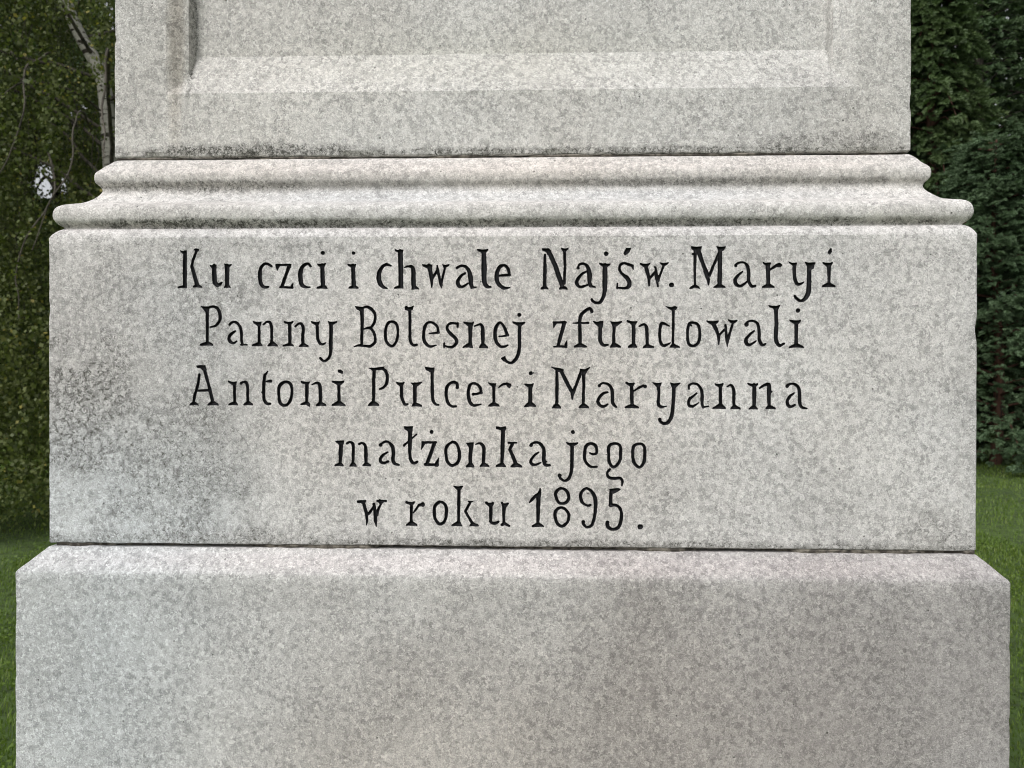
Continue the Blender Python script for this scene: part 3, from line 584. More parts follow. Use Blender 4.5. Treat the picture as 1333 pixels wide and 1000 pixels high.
  ("n", "G -266.0 -190.3 -261.9 -191.2 -258.5 -191.4 -256.7 -191.2 -255.0 -190.5 -255.3 -191.8 -256.4 -194.0 -260.6 -194.0 -265.3 -192.0; L -258.5 -193.0 4.0 -258.8 -216.6 3.6; G -266.9 -221.1 -266.5 -219.9 -260.7 -217.0 -257.0 -217.0 -254.8 -219.8 -254.4 -221.1 -260.7 -220.7; G -259.6 -218.4 -255.0 -221.1 -254.5 -223.3 -258.6 -221.3; C -251.8 -194.5 1.1 -245.8 -192.4 2.7 -241.7 -194.7 3.8 -240.8 -202.0 4.3 -240.5 -209.3 4.0 -240.8 -217.4 3.2; G -245.8 -222.2 -245.5 -220.9 -242.2 -217.4 -238.9 -217.4 -233.6 -220.8 -233.3 -222.1 -239.5 -221.7"),
  ("i", "G -217.3 -175.2 -213.8 -175.0 -210.9 -177.6 -211.8 -179.9 -216.8 -177.9; G -225.4 -189.7 -220.3 -190.6 -216.1 -190.8 -213.1 -190.6 -210.0 -189.9 -210.3 -191.1 -214.3 -194.8 -217.9 -194.8 -224.7 -191.3; L -216.4 -193.8 3.6 -216.1 -209.2 3.6 -216.1 -216.4 3.2; G -225.2 -221.9 -224.9 -220.6 -217.7 -216.4 -214.4 -216.4 -208.3 -220.6 -208.0 -221.9 -216.6 -221.4"),
  ("P", "G -176.7 -172.6 -168.8 -172.9 -156.9 -171.2 -157.4 -174.7 -167.4 -175.1 -170.1 -177.8 -173.3 -174.5; L -169.9 -174.7 3.6 -170.1 -194.6 3.8 -170.4 -216.3 3.1; G -177.4 -221.8 -177.0 -220.5 -171.9 -216.3 -168.8 -216.3 -163.6 -220.5 -163.3 -221.7 -170.3 -221.3; C -159.7 -173.0 3.1 -154.7 -176.5 3.4 -152.4 -184.6 3.4 -153.3 -192.7 3.4 -157.8 -198.2 2.7 -162.2 -200.2 1.3"),
  ("u", "G -140.4 -191.3 -137.0 -192.2 -134.2 -192.3 -132.3 -192.2 -130.4 -191.4 -130.6 -192.7 -132.3 -195.7 -136.1 -195.7 -139.6 -192.9; C -134.0 -194.1 3.4 -133.7 -203.6 3.8 -133.2 -211.7 3.4 -129.6 -219.8 3.1 -125.8 -220.0 2.2; G -121.3 -192.0 -117.4 -192.7 -106.8 -190.9 -112.8 -195.6 -117.8 -195.2; L -116.2 -194.0 4.5 -116.2 -217.1 4.1; G -120.1 -222.5 -119.7 -221.2 -117.9 -218.2 -113.7 -218.2 -107.7 -221.2 -107.3 -222.5 -113.7 -222.0"),
  ("l", "G -102.9 -171.2 -96.1 -172.6 -90.8 -172.3 -91.4 -177.5 -96.1 -177.5 -101.5 -174.6; L -93.5 -176.4 4.0 -93.5 -189.9 3.4 -93.1 -205.3 4.1; C -93.1 -205.3 4.1 -92.4 -214.3 3.4 -89.2 -219.7 2.9 -85.1 -220.6 2.0"),
  ("c", "D -60.4 -197.8 1.8; C -60.4 -197.1 2.7 -61.0 -192.7 2.9 -66.0 -190.8 2.7 -71.4 -193.5 3.1 -74.6 -198.9 3.6 -75.0 -208.8 3.6 -72.7 -217.9 3.4 -67.8 -222.5 2.7 -61.9 -222.5 1.8"),
  ("e", "D -39.7 -206.8 1.6; L -39.7 -206.8 2.2 -34.3 -206.2 2.3 -28.5 -204.7 2.2; C -29.4 -204.9 3.2 -30.7 -197.9 2.9 -37.1 -192.5 2.7 -43.4 -194.3 3.2 -46.1 -203.4 3.4 -45.2 -213.3 3.4 -41.1 -220.5 3.2 -35.2 -220.9 2.3 -29.6 -219.5 1.1"),
  ("r", "G -20.1 -191.6 -15.9 -193.2 -10.3 -192.9 -11.2 -196.3 -14.9 -196.5 -17.2 -194.5; L -12.9 -194.3 3.6 -12.7 -216.8 3.2; G -19.9 -222.2 -19.5 -221.0 -14.3 -217.5 -11.0 -217.5 -6.1 -220.9 -5.7 -222.2 -12.8 -221.7; C -6.6 -197.9 1.1 -1.0 -193.8 2.3 5.3 -192.9 2.5; G 3.5 -191.7 8.9 -193.2 9.3 -195.1 7.6 -198.0 5.3 -196.5 4.0 -194.4"),
  ("i", "D 35.4 -179.1 2.2; D 39.0 -178.7 0.6; G 27.2 -193.1 31.3 -193.7 34.6 -193.9 36.5 -193.7 38.3 -192.7 38.1 -194.0 36.8 -197.4 32.3 -197.4 27.9 -194.7; L 34.6 -196.0 4.5 34.6 -217.6 4.5; G 27.4 -222.6 27.8 -221.4 32.5 -217.0 36.8 -217.0 41.6 -221.3 42.0 -222.6 34.7 -222.1"),
  ("M", "G 62.1 -171.2 72.1 -172.6 77.4 -174.8 76.2 -177.8 68.6 -177.0 66.8 -174.5; L 69.0 -176.1 3.2 69.3 -194.1 3.8 69.1 -217.5 3.2; G 63.1 -224.3 63.5 -223.0 67.2 -219.3 70.5 -219.3 73.9 -223.0 74.2 -224.3 68.7 -223.8; L 74.4 -175.7 4.0 81.1 -189.6 4.1 89.2 -203.9 4.5 89.3 -212.5 1.6; L 90.1 -203.9 4.1 95.0 -192.3 3.1 100.8 -176.6 3.1; G 99.7 -174.1 105.3 -174.3 112.0 -171.4 108.0 -176.1 105.8 -180.6 101.7 -179.2 99.5 -177.4; L 103.7 -176.1 4.1 104.0 -194.0 3.2 103.2 -217.4 2.9; G 98.1 -223.8 98.4 -222.6 102.2 -218.6 105.0 -218.6 109.7 -222.6 110.1 -223.8 104.1 -223.4"),
  ("a", "D 124.3 -195.1 1.8; C 125.0 -194.0 2.2 128.6 -191.9 2.3 134.8 -193.1 2.9 139.3 -197.5 3.6 141.1 -205.6 4.0 141.1 -214.6 3.8 142.9 -219.9 3.1 146.1 -222.8 1.8; C 134.9 -203.6 1.8 128.6 -205.6 3.1 123.3 -211.9 3.4 122.4 -216.4 3.4 126.0 -221.3 3.2 130.4 -221.8 2.7 134.4 -219.5 2.2"),
  ("r", "G 158.3 -190.7 162.3 -191.9 165.6 -192.1 167.5 -191.9 169.4 -191.6 169.1 -192.8 167.6 -195.4 163.7 -195.4 159.0 -192.3; D 159.4 -191.6 1.4; D 168.5 -192.3 1.3; L 165.8 -194.8 3.8 166.1 -208.2 4.3 166.4 -219.0 3.2; G 157.5 -223.8 157.9 -222.6 164.9 -219.5 167.9 -219.5 174.4 -222.5 174.8 -223.8 166.2 -223.4; L 168.8 -201.8 1.4 175.4 -197.5 2.7 180.8 -195.0 2.5; D 183.2 -196.0 2.2"),
  ("y", "G 193.2 -191.2 198.6 -192.1 204.1 -191.3 202.0 -196.7 198.6 -196.7; C 200.3 -194.7 3.8 200.8 -207.3 3.1 200.0 -216.2 3.2 201.3 -220.7 3.4 204.9 -222.6 2.5 210.6 -221.4 1.1; G 215.7 -191.3 219.9 -192.5 228.1 -191.6 224.3 -194.9 222.1 -197.8 218.1 -196.9; L 219.9 -195.6 4.0 219.9 -207.2 4.1; C 219.9 -207.2 4.0 219.1 -220.6 3.6 217.3 -234.0 4.3 212.9 -242.1 4.0 206.7 -243.9 3.1 202.3 -240.3 3.1; D 202.2 -238.6 2.0"),
  ("a", "C 239.3 -198.7 2.3 239.9 -194.2 2.5 245.6 -192.1 2.5 251.8 -194.6 3.1 255.8 -201.8 3.4 256.3 -211.6 3.8 256.5 -218.7 3.2 257.7 -222.7 3.1; L 257.7 -222.7 2.5 264.8 -221.4 0.9; L 249.2 -204.9 1.6 240.8 -211.4 3.1; C 240.8 -210.7 2.9 239.0 -216.1 3.1 239.9 -220.6 3.1 244.8 -221.4 2.5 252.3 -216.9 0.9"),
  ("n", "G 272.8 -192.3 276.5 -192.9 279.6 -193.1 281.3 -192.9 283.0 -192.0 282.8 -193.2 281.4 -196.4 277.7 -196.4 273.5 -193.9; L 279.6 -195.5 3.8 279.9 -218.7 3.4; G 269.9 -224.4 270.3 -223.1 278.2 -218.8 281.6 -218.8 285.8 -223.1 286.1 -224.3 278.0 -223.9; C 288.2 -196.2 1.3 292.4 -194.0 2.3 295.9 -197.2 3.1 297.0 -204.3 3.4 297.1 -220.4 3.1; G 292.9 -224.9 293.3 -223.6 296.3 -220.0 299.3 -220.0 304.7 -223.6 305.0 -224.8 299.0 -224.4"),
  ("n", "G 314.6 -191.7 319.2 -192.7 322.9 -192.9 325.0 -192.7 327.2 -192.2 326.9 -193.4 325.1 -195.6 320.7 -195.6 315.4 -193.3; L 322.9 -193.6 4.1 323.2 -207.0 4.5 322.7 -220.3 3.6; G 316.3 -225.0 316.7 -223.7 320.7 -220.7 324.3 -220.7 326.7 -223.7 327.1 -224.9 321.7 -224.5; C 329.9 -197.9 1.3 335.6 -194.2 2.9 340.9 -193.1 3.8 341.8 -198.9 4.7 341.7 -211.4 4.0 342.1 -220.3 3.2; L 342.7 -205.1 1.4 345.5 -202.0 0.7; G 337.9 -224.5 338.3 -223.3 340.8 -220.3 343.8 -220.3 349.5 -223.3 349.8 -224.5 343.9 -224.1"),
  ("a", "D 364.9 -195.3 2.0; C 364.7 -194.6 2.2 369.1 -192.3 2.3 374.4 -192.8 2.7 379.6 -197.9 3.2 380.7 -207.7 3.8 381.0 -216.6 3.8 383.7 -222.4 3.1 389.8 -223.9 1.4; C 373.7 -204.0 1.3 368.3 -208.6 3.1 364.8 -214.9 3.4 366.5 -220.2 3.6 370.1 -221.5 3.1 374.9 -219.3 2.2"),
  ("m", "G -220.4 -269.1 -217.4 -268.3 -210.1 -268.3 -210.5 -272.5 -216.1 -272.7; L -212.9 -270.7 4.7 -214.0 -284.3 4.9 -214.5 -298.0 3.4; G -221.5 -301.1 -221.2 -299.8 -216.2 -297.2 -212.8 -297.2 -210.8 -299.7 -210.4 -301.0 -216.0 -300.6; C -205.6 -271.4 2.3 -201.9 -269.8 2.3 -197.8 -272.0 3.2 -197.2 -280.6 3.2 -197.5 -297.9 3.2; G -201.9 -301.5 -201.5 -300.2 -199.2 -297.1 -195.9 -297.1 -193.4 -300.2 -193.0 -301.5 -197.5 -301.0; C -189.3 -272.4 2.5 -185.9 -270.8 2.5 -181.8 -273.3 3.2 -180.5 -279.6 3.6 -180.5 -287.8 4.3 -180.4 -297.8 3.4; G -184.7 -300.9 -184.4 -299.6 -181.7 -296.9 -178.3 -296.9 -174.7 -299.5 -174.3 -300.8 -179.5 -300.4"),
  ("a", "D -161.1 -273.4 2.2; C -160.0 -271.8 2.2 -155.4 -269.0 2.3 -149.9 -270.0 2.5 -145.4 -275.9 3.8 -144.3 -284.0 4.3 -144.9 -292.1 4.0 -142.6 -297.6 3.1 -137.2 -299.2 1.8; C -151.6 -282.9 1.3 -157.2 -285.9 2.9 -161.3 -291.3 3.2 -160.8 -295.4 3.4 -156.7 -297.2 2.9 -151.3 -294.9 2.5"),
  ("ł", "G -130.0 -249.4 -125.9 -249.7 -119.2 -249.1 -120.1 -255.4 -124.5 -255.1 -128.9 -252.3; L -122.5 -253.1 4.5 -122.5 -270.3 4.7 -122.7 -282.1 3.8; C -122.7 -282.1 3.8 -121.7 -292.0 3.8 -117.6 -297.0 3.2 -113.1 -295.1 2.5; L -130.1 -273.8 2.7 -126.3 -270.3 2.3 -119.5 -264.0 1.4 -113.6 -259.2 1.3"),
  ("ż", "D -94.1 -256.0 2.3; L -105.7 -269.8 2.7 -88.5 -269.5 2.3; G -106.6 -268.9 -101.6 -269.8 -107.5 -278.8; L -90.3 -270.2 4.0 -100.2 -298.2 3.8; L -102.5 -298.6 3.1 -86.6 -299.1 3.1; G -84.6 -289.6 -88.9 -296.4 -88.9 -301.1 -86.0 -300.7"),
  ("o", "R -67.2 -269.2 2.9 -60.8 -272.3 3.2 -57.7 -282.7 3.8 -59.0 -294.4 3.6 -66.7 -299.9 3.1 -73.0 -295.4 3.4 -75.3 -285.5 3.4 -74.4 -275.5 3.6"),
  ("n", "G -48.6 -270.4 -44.6 -270.1 -39.4 -269.8 -40.0 -276.3 -44.5 -276.1; L -42.3 -274.5 4.7 -43.4 -288.9 4.1 -43.6 -296.1 3.6; G -49.0 -301.6 -48.7 -300.3 -45.2 -296.5 -41.6 -296.5 -38.7 -300.3 -38.4 -301.5 -43.7 -301.1; C -36.4 -271.9 1.1 -31.0 -270.5 2.5 -26.5 -274.4 3.8 -25.6 -283.4 4.1 -26.4 -296.0 3.6; G -30.8 -300.9 -30.4 -299.7 -27.5 -296.2 -23.9 -296.2 -19.2 -299.6 -18.9 -300.9 -24.8 -300.4"),
  ("k", "G -9.8 -248.7 -3.9 -249.8 2.4 -248.7 3.3 -251.3 1.1 -253.4 -3.9 -252.8 -9.3 -251.3; L -0.7 -251.8 4.1 -1.3 -274.3 4.9 -2.2 -295.9 3.4; G -9.7 -300.8 -9.3 -299.5 -3.9 -296.3 -0.5 -296.3 2.1 -299.5 2.5 -300.7 -3.6 -300.3; L 6.5 -269.7 2.3 16.9 -269.7 1.4; L 11.5 -271.1 3.2 8.1 -278.7 3.2; L 8.3 -278.7 3.8 15.6 -295.8 4.1; G 9.5 -301.2 9.9 -300.0 13.9 -296.4 18.1 -296.3 23.8 -299.9 24.1 -301.2 16.8 -300.8"),
  ("a", "D 35.9 -272.8 2.2; C 35.3 -271.6 2.2 40.2 -269.3 2.5 46.5 -270.0 2.9 51.9 -276.7 3.4 52.4 -284.8 4.1 52.4 -292.9 4.1 54.7 -298.3 3.8 60.1 -298.7 2.5; L 53.8 -295.6 2.7 56.6 -293.3 0.9; C 45.7 -281.7 1.4 40.3 -285.8 2.5 35.8 -292.1 3.2 36.3 -296.6 3.2 41.2 -298.2 2.5 48.6 -295.2 1.1"),
  ("j", "D 90.0 -255.3 2.2; G 81.8 -269.0 85.9 -269.9 89.2 -270.1 92.8 -269.9 96.5 -269.2 96.2 -270.4 91.4 -273.4 86.9 -273.4 82.5 -270.7; L 89.2 -272.5 4.1 88.9 -291.8 4.3; C 88.9 -291.8 4.3 88.3 -305.3 3.6 85.2 -315.2 3.4 79.4 -318.8 2.9 73.6 -315.3 3.2; D 73.1 -312.1 2.2"),
  ("e", "C 112.0 -282.5 1.3 115.2 -284.1 2.3 120.1 -283.1 2.7 121.0 -279.1 2.9 119.2 -272.8 3.1 113.4 -270.2 2.5 107.1 -273.8 3.4 105.3 -282.8 3.4 105.4 -290.8 3.4 108.9 -297.1 3.1 114.3 -300.7 2.3 121.0 -300.2 1.6"),
  ("g", "R 143.7 -270.0 2.9 150.9 -272.7 3.1 151.8 -282.5 3.1 150.5 -293.3 3.1 143.4 -300.5 2.9 137.6 -295.2 3.2 136.2 -284.4 3.2 137.1 -273.6 3.6; C 138.0 -303.7 2.3 134.5 -308.2 2.7 136.7 -314.0 3.1 144.7 -315.3 2.9 151.0 -314.8 2.7 154.1 -318.4 2.7 153.5 -324.7 0.7"),
  ("o", "R 175.8 -270.3 2.5 181.6 -272.5 3.2 183.0 -280.6 3.6 182.1 -293.1 3.6 176.4 -300.8 2.9 169.2 -295.0 3.4 167.4 -284.2 3.6 168.7 -273.5 3.6"),
  ("w", "L -190.6 -348.0 3.2 -181.5 -347.2 2.9; G -186.9 -347.1 -180.7 -346.1 -181.9 -350.6 -185.6 -350.5; L -183.3 -350.2 3.6 -179.6 -363.3 3.8 -178.9 -372.4 2.7 -179.6 -378.3 1.1; L -177.3 -364.2 2.3 -173.7 -359.7 3.2 -170.1 -354.2 2.2; D -169.9 -351.0 1.6; L -169.6 -352.4 3.2 -168.2 -363.2 4.3 -167.6 -372.3 4.0 -166.8 -380.0 0.7; L -165.5 -365.0 3.1 -164.6 -358.7 2.7 -160.0 -349.6 2.3; L -165.1 -346.9 2.5 -153.9 -346.6 2.0; D -162.3 -345.5 1.0; G -164.1 -347.8 -156.9 -347.9 -160.5 -351.6"),
  ("r", "G -128.1 -347.4 -123.9 -348.1 -120.5 -348.3 -118.2 -348.1 -115.9 -347.3 -116.2 -348.5 -118.6 -351.3 -122.3 -351.3 -127.4 -349.0; D -127.0 -348.1 1.4; D -117.3 -348.4 1.3; L -120.5 -350.2 3.2 -120.9 -371.9 3.1; G -127.2 -378.5 -126.9 -377.2 -122.2 -373.6 -119.1 -373.5 -113.8 -377.1 -113.4 -378.4 -120.3 -378.0; L -117.9 -361.8 1.1 -114.5 -357.4 2.3 -110.5 -351.8 2.7; L -110.5 -351.9 3.1 -105.7 -351.0 4.3; D -105.7 -350.8 2.7"),
  ("o", "R -82.8 -347.2 3.1 -76.4 -350.8 3.4 -74.6 -358.9 3.6 -76.4 -371.6 3.2 -83.2 -376.3 3.1 -89.1 -369.9 3.2 -90.5 -359.0 3.4 -89.1 -351.8 3.4"),
  ("k", "G -65.2 -326.5 -59.6 -327.4 -53.3 -326.6 -55.5 -330.6 -61.0 -330.6; L -58.1 -329.0 3.4 -58.4 -349.8 3.8 -58.6 -371.4 3.1; G -67.7 -378.7 -67.3 -377.5 -60.4 -372.9 -57.4 -372.9 -54.5 -377.4 -54.1 -378.6 -60.9 -378.2; L -45.5 -346.8 1.4 -40.1 -346.9 1.3; L -43.3 -347.4 2.9 -49.6 -359.2 2.9; L -49.6 -360.1 3.1 -40.5 -374.9 3.4; G -44.1 -378.6 -43.8 -377.3 -41.9 -374.7 -38.3 -374.7 -33.0 -377.2 -32.7 -378.5 -38.4 -378.1"),
  ("u", "G -23.4 -347.4 -19.7 -348.5 -16.6 -348.7 -14.5 -348.5 -12.4 -348.0 -12.7 -349.3 -14.7 -352.9 -18.5 -352.9 -22.7 -349.0; D -22.1 -348.2 1.6; D -13.9 -348.4 1.4; C -16.5 -351.3 3.8 -16.4 -360.3 4.0 -16.6 -371.1 3.4; C -17.7 -372.2 2.2 -13.9 -374.7 3.1 -9.4 -374.2 2.9 -6.2 -372.4 1.8; G -2.9 -347.6 -0.8 -348.8 1.0 -349.0 3.9 -348.8 6.8 -348.4 6.5 -349.7 3.2 -353.6 -1.3 -353.6 -2.2 -349.2; D -1.7 -348.5 1.4; D 5.2 -349.3 1.5; L 1.0 -352.0 4.5 0.3 -362.0 3.4 0.5 -372.8 3.1; L -1.7 -376.6 3.2 0.6 -374.6 3.6 7.8 -378.0 2.2"),
  ("1", "L 34.3 -346.9 1.6 37.2 -343.2 3.1 42.6 -337.8 3.2; G 47.7 -329.2 48.7 -334.6 47.8 -340.0 42.6 -340.9 41.7 -337.3 45.1 -334.6; L 45.4 -337.3 4.7 45.1 -358.0 4.3 44.9 -372.4 3.4; G 37.3 -378.8 37.6 -377.5 43.5 -373.9 46.9 -373.9 51.7 -377.4 52.1 -378.7 44.7 -378.3"),
  ("8", "R 75.8 -328.6 2.9 82.1 -332.1 3.2 84.9 -339.8 3.2 82.1 -346.5 3.1 76.3 -348.4 2.9 70.9 -346.1 3.1 67.7 -336.3 3.4 70.4 -330.9 3.1; R 75.4 -353.5 2.7 81.7 -356.9 3.1 85.0 -363.1 3.2 83.5 -372.1 3.2 76.3 -377.8 3.2 70.0 -374.0 3.6 66.9 -364.2 3.6 68.7 -357.0 3.4"),
  ("9", "C 113.0 -349.9 2.5 109.0 -350.8 2.7 102.7 -346.8 3.4 100.0 -338.8 3.2 102.7 -331.5 3.1 108.0 -328.4 2.9 114.3 -332.4 3.2 118.8 -340.4 4.1 119.5 -353.0 4.1 118.0 -366.5 3.6 114.4 -376.4 3.2 108.2 -378.7 2.9 104.1 -374.7 3.2 103.7 -372.0 3.8"),
  ("5", "G 137.8 -329.3 148.0 -328.4 151.4 -329.4 148.9 -331.4 142.7 -334.7 138.2 -334.5; L 139.6 -331.3 3.8 139.2 -350.2 3.6; C 138.3 -350.2 3.1 144.5 -349.9 3.1 149.9 -352.3 3.2 153.0 -359.9 3.4 152.2 -370.7 4.0 149.1 -378.8 4.0 141.9 -381.5 3.1 136.1 -378.9 3.6 134.8 -374.4 4.3; D 134.8 -372.4 2.2"),
  (".", "D 177.2 -377.8 3.1"),
]


def seg_sdf(X, Z, pts):
    d = np.full(X.shape, 99.0)
    for (x0, z0, r0), (x1, z1, r1) in zip(pts[:-1], pts[1:]):
        dx, dz = x1 - x0, z1 - z0
        L = dx * dx + dz * dz + 1e-9
        t = np.clip(((X - x0) * dx + (Z - z0) * dz) / L, 0, 1)
        d = np.minimum(d, np.hypot(X - x0 - t * dx, Z - z0 - t * dz) - (r0 + (r1 - r0) * t))
    return d

def poly_sdf(X, Z, pts):
    inside = np.zeros(X.shape, bool)
    d = np.full(X.shape, 99.0)
    n = len(pts)
    for i in range(n):
        x0, z0 = pts[i]; x1, z1 = pts[(i + 1) % n]
        dx, dz = x1 - x0, z1 - z0
        L = dx * dx + dz * dz + 1e-9
        t = np.clip(((X - x0) * dx + (Z - z0) * dz) / L, 0, 1)
        d = np.minimum(d, np.hypot(X - x0 - t * dx, Z - z0 - t * dz))
        c = ((z0 > Z) != (z1 > Z))
        with np.errstate(divide='ignore', invalid='ignore'):
            xi = x0 + (Z - z0) * dx / (dz if abs(dz) > 1e-9 else 1e-9)
        inside ^= c & (X < xi)
    return np.where(inside, -d, d)

def catmull(pts, closed=False, sub=5):
    n = len(pts)
    if n < 3 and not closed: return pts
    P = np.array(pts, float)
    out = []
    for i in range(n if closed else n - 1):
        if closed: a, b, c, d = P[(i - 1) % n], P[i], P[(i + 1) % n], P[(i + 2) % n]
        else: a, b, c, d = P[max(i - 1, 0)], P[i], P[i + 1], P[min(i + 2, n - 1)]
        for k in range(sub):
            t = k / sub
            out.append(0.5 * ((2 * b) + (-a + c) * t + (2 * a - 5 * b + 4 * c - d) * t * t + (-a + 3 * b - 3 * c + d) * t ** 3))
    out.append(P[0] if closed else P[-1])
    return [tuple(o) for o in out]

GS = 0.5
def letter_field(strokes, seed):
    prim = []
    for st in strokes.split('; '):
        t = st.split(); c = t[0]; v = [float(a) for a in t[1:]]
        if c in 'LCR':
            p = [(v[i], v[i + 1], max(0.35, v[i + 2] / 2)) for i in range(0, len(v), 3)]
            if c == 'C': p = catmull(p)
            if c == 'R': p = catmull(p, True)
            prim.append(('s', p))
        elif c == 'D': prim.append(('s', [(v[0], v[1], v[2]), (v[0] + .01, v[1], v[2])]))
        else: prim.append(('p', [(v[i], v[i + 1]) for i in range(0, len(v), 2)]))
    xs = [q[0] for k, p in prim for q in p]; zs = [q[1] for k, p in prim for q in p]
    x0, x1, z0, z1 = min(xs) - 6, max(xs) + 6, min(zs) - 6, max(zs) + 6
    x0 = math.floor(x0) + 0.013; z0 = math.floor(z0) + 0.017
    gx = np.arange(x0, x1, GS); gz = np.arange(z0, z1, GS)
    X, Z = np.meshgrid(gx, gz)
    d = np.full(X.shape, 99.0)
    for k, p in prim:
        d = np.minimum(d, seg_sdf(X, Z, p) if k == 's' else poly_sdf(X, Z, p) - 0.25)
    Q = np.c_[X.ravel(), Z.ravel(), np.zeros(X.size)]
    d = d + (0.27 * vnoise(Q, 2.4, 700 + seed) + 0.20 * vnoise(Q, 7.0, 900 + seed)).reshape(X.shape) - LETTER_GROW
    return gx, gz, d
LETTER_GROW = 0.47

def contours(gx, gz, d):
    """marching squares -> closed loops"""
    nz, nx = d.shape
    ins = d < 0
    vid, verts, nxt = {}, [], {}
    def ev(a, b):
        k = (a, b) if a < b else (b, a)
        if k not in vid:
            (i0, j0), (i1, j1) = k
            da, db = d[i0, j0], d[i1, j1]
            t = min(0.97, max(0.03, da / (da - db)))
            verts.append((gx[j0] + (gx[j1] - gx[j0]) * t, gz[i0] + (gz[i1] - gz[i0]) * t))
            vid[k] = len(verts) - 1
        return vid[k]
    cells = np.argwhere((ins[:-1, :-1].astype(int) + ins[1:, :-1] + ins[:-1, 1:] + ins[1:, 1:]) % 4 != 0)
    for i, j in cells:
        i, j = int(i), int(j)
        c = [(i, j), (i, j + 1), (i + 1, j + 1), (i + 1, j)]
        s = [bool(ins[a]) for a in c]
        ent = []   # edges where we pass inside->outside going ccw and back
        for k in range(4):
            if s[k] != s[(k + 1) % 4]: ent.append((ev(c[k], c[(k + 1) % 4]), s[k]))
        m = len(ent)
        for q in range(m):
            if ent[q][1]:                 # leaving: connect to the next entry edge after it
                e2 = ent[(q + 1) % m]
                nxt[e2[0]] = ent[q][0] if False else nxt.get(e2[0])
        # pair them: each leaving edge joins the following entering edge
        for q in range(m):
            if ent[q][1]:
                a, b = ent[q][0], ent[(q + 1) % m][0]
                nxt[a] = b
    nxt = {a: b for a, b in nxt.items() if b is not None}
    loops, seen = [], set()
    for a in list(nxt):
        if a in seen: continue
        lp = []
        while a in nxt and a not in seen:
            seen.add(a); lp.append(verts[a]); a = nxt[a]
        if len(lp) > 6: loops.append(lp)
    return loops

def thin(lp):
    """drop points that lie on an almost straight run"""
    P = [np.array(p) for p in lp]
    keep = [P[0]]
    i = 0
    n = len(P)
    while i < n:
        j = i + 2
        while j < min(i + 7, n):
            a, b = P[i], P[j % n]
            L = np.linalg.norm(b - a) + 1e-9
            ok = all(abs((b[0] - a[0]) * (P[k][1] - a[1]) - (b[1] - a[1]) * (P[k][0] - a[0])) / L < 0.05 for k in range(i + 1, j))
            if not ok: break
            j += 1
        i = j - 1
        if i < n: keep.append(P[i])
    if len(keep) < 4: return lp
    return [tuple(map(float, k)) for k in keep]

def sample(gx, gz, d, x, z):
    fx = (x - gx[0]) / GS; fz = (z - gz[0]) / GS
    i, j = int(fz), int(fx)
    if i < 0 or j < 0 or i >= d.shape[0] - 1 or j >= d.shape[1] - 1: return 9.0
    a, b = fz - i, fx - j
    return (d[i, j] * (1 - b) + d[i, j + 1] * b) * (1 - a) + (d[i + 1, j] * (1 - b) + d[i + 1, j + 1] * b) * a

def classify(vs_, edges_c, tris):
    """flood the triangulation between constraint edges -> component index per triangle"""
    con = set(tuple(sorted(e)) for e in edges_c)
    em = {}
    for t, f in enumerate(tris):
        for k in range(3):
            e = tuple(sorted((f[k], f[(k + 1) % 3])))
            if e not in con: em.setdefault(e, []).append(t)
    adj = [[] for _ in tris]
    for e, l in em.items():
        if len(l) == 2: adj[l[0]].append(l[1]); adj[l[1]].append(l[0])
    comp = [-1] * len(tris); nc_ = 0
    for t in range(len(tris)):
        if comp[t] >= 0: continue
        st = [t]; comp[t] = nc_
        while st:
            q = st.pop()
            for r in adj[q]:
                if comp[r] < 0: comp[r] = nc_; st.append(r)
        nc_ += 1
    return comp, nc_

# face of the inscription block: grid lines that bound the lettered panel
ins_rows = round_rows(0.0, -405.2, -0.4, 1.6, 8.0, 0.6)[:-2]
ins_rows += [(0.6, 0.9), (2.2, 4.0), (4.8, 7.8), (7.6, 10.4), (10.2, 12.2), (10.6, 12.6)]
fx = front_samples(7)
corner = 2.2
fxx = [f * (HALF - corner) for f in fx]
j0 = max(j for j, x in enumerate(fxx) if x < -478)
j1 = min(j for j, x in enumerate(fxx) if x > 478)
i0 = max(i for i, r in enumerate(ins_rows) if r[1] < -394 and r[0] == 0.0)
i1 = min(i for i, r in enumerate(ins_rows) if r[1] > -9 and r[0] == 0.0)
V, F = loft_block('inscription_block', ins_rows, fx, m_inscr, 0.45, 0.85, (-405, 0), hole=(i0, i1, j0, j1), seed=3, corner=corner)
XL, XR, ZB, ZT = fxx[j0], fxx[j1], ins_rows[i0][1], ins_rows[i1][1]

pv = [(XL, ZB), (XR, ZB), (XR, ZT), (XL, ZT)]
border = []
xs_ = fxx[j0:j1 + 1]; zs_ = [r[1] for r in ins_rows[i0:i1 + 1]]
pv = [(x, ZB) for x in xs_] + [(XR, z) for z in zs_[1:]] + [(x, ZT) for x in xs_[::-1][1:]] + [(XL, z) for z in zs_[::-1][1:-1]]
pe = [(k, (k + 1) % len(pv)) for k in range(len(pv))]
letters_geo = []
fields = []
for li, (ch, st) in enumerate(LETTERS):
    gx, gz, d = letter_field(st, li)
    loops = [thin(l) for l in contours(gx, gz, d)]
    loops = [l for l in loops if len(l) > 4]
    fields.append((gx, gz, d))
    letters_geo.append(loops)
    for lp in loops:
        b = len(pv)
        pv += lp
        pe += [(b + k, b + (k + 1) % len(lp)) for k in range(len(lp))]
res = delaunay_2d_cdt([Vector(p) for p in pv], pe, [], 0, 1e-5)
rv, re, rf, ov, oe, of = res
con = [e for e, o in zip(re, oe) if len(o)]
tris = [tuple(f) for f in rf]
comp, ncomp = classify(rv, con, tris)
best = [(-1, 0)] * ncomp
for t, f in enumerate(tris):
    a, b, c = (rv[i] for i in f)
    ar = abs((b - a).cross(c - a))
    if ar > best[comp[t]][0]: best[comp[t]] = (ar, t)
solid = []
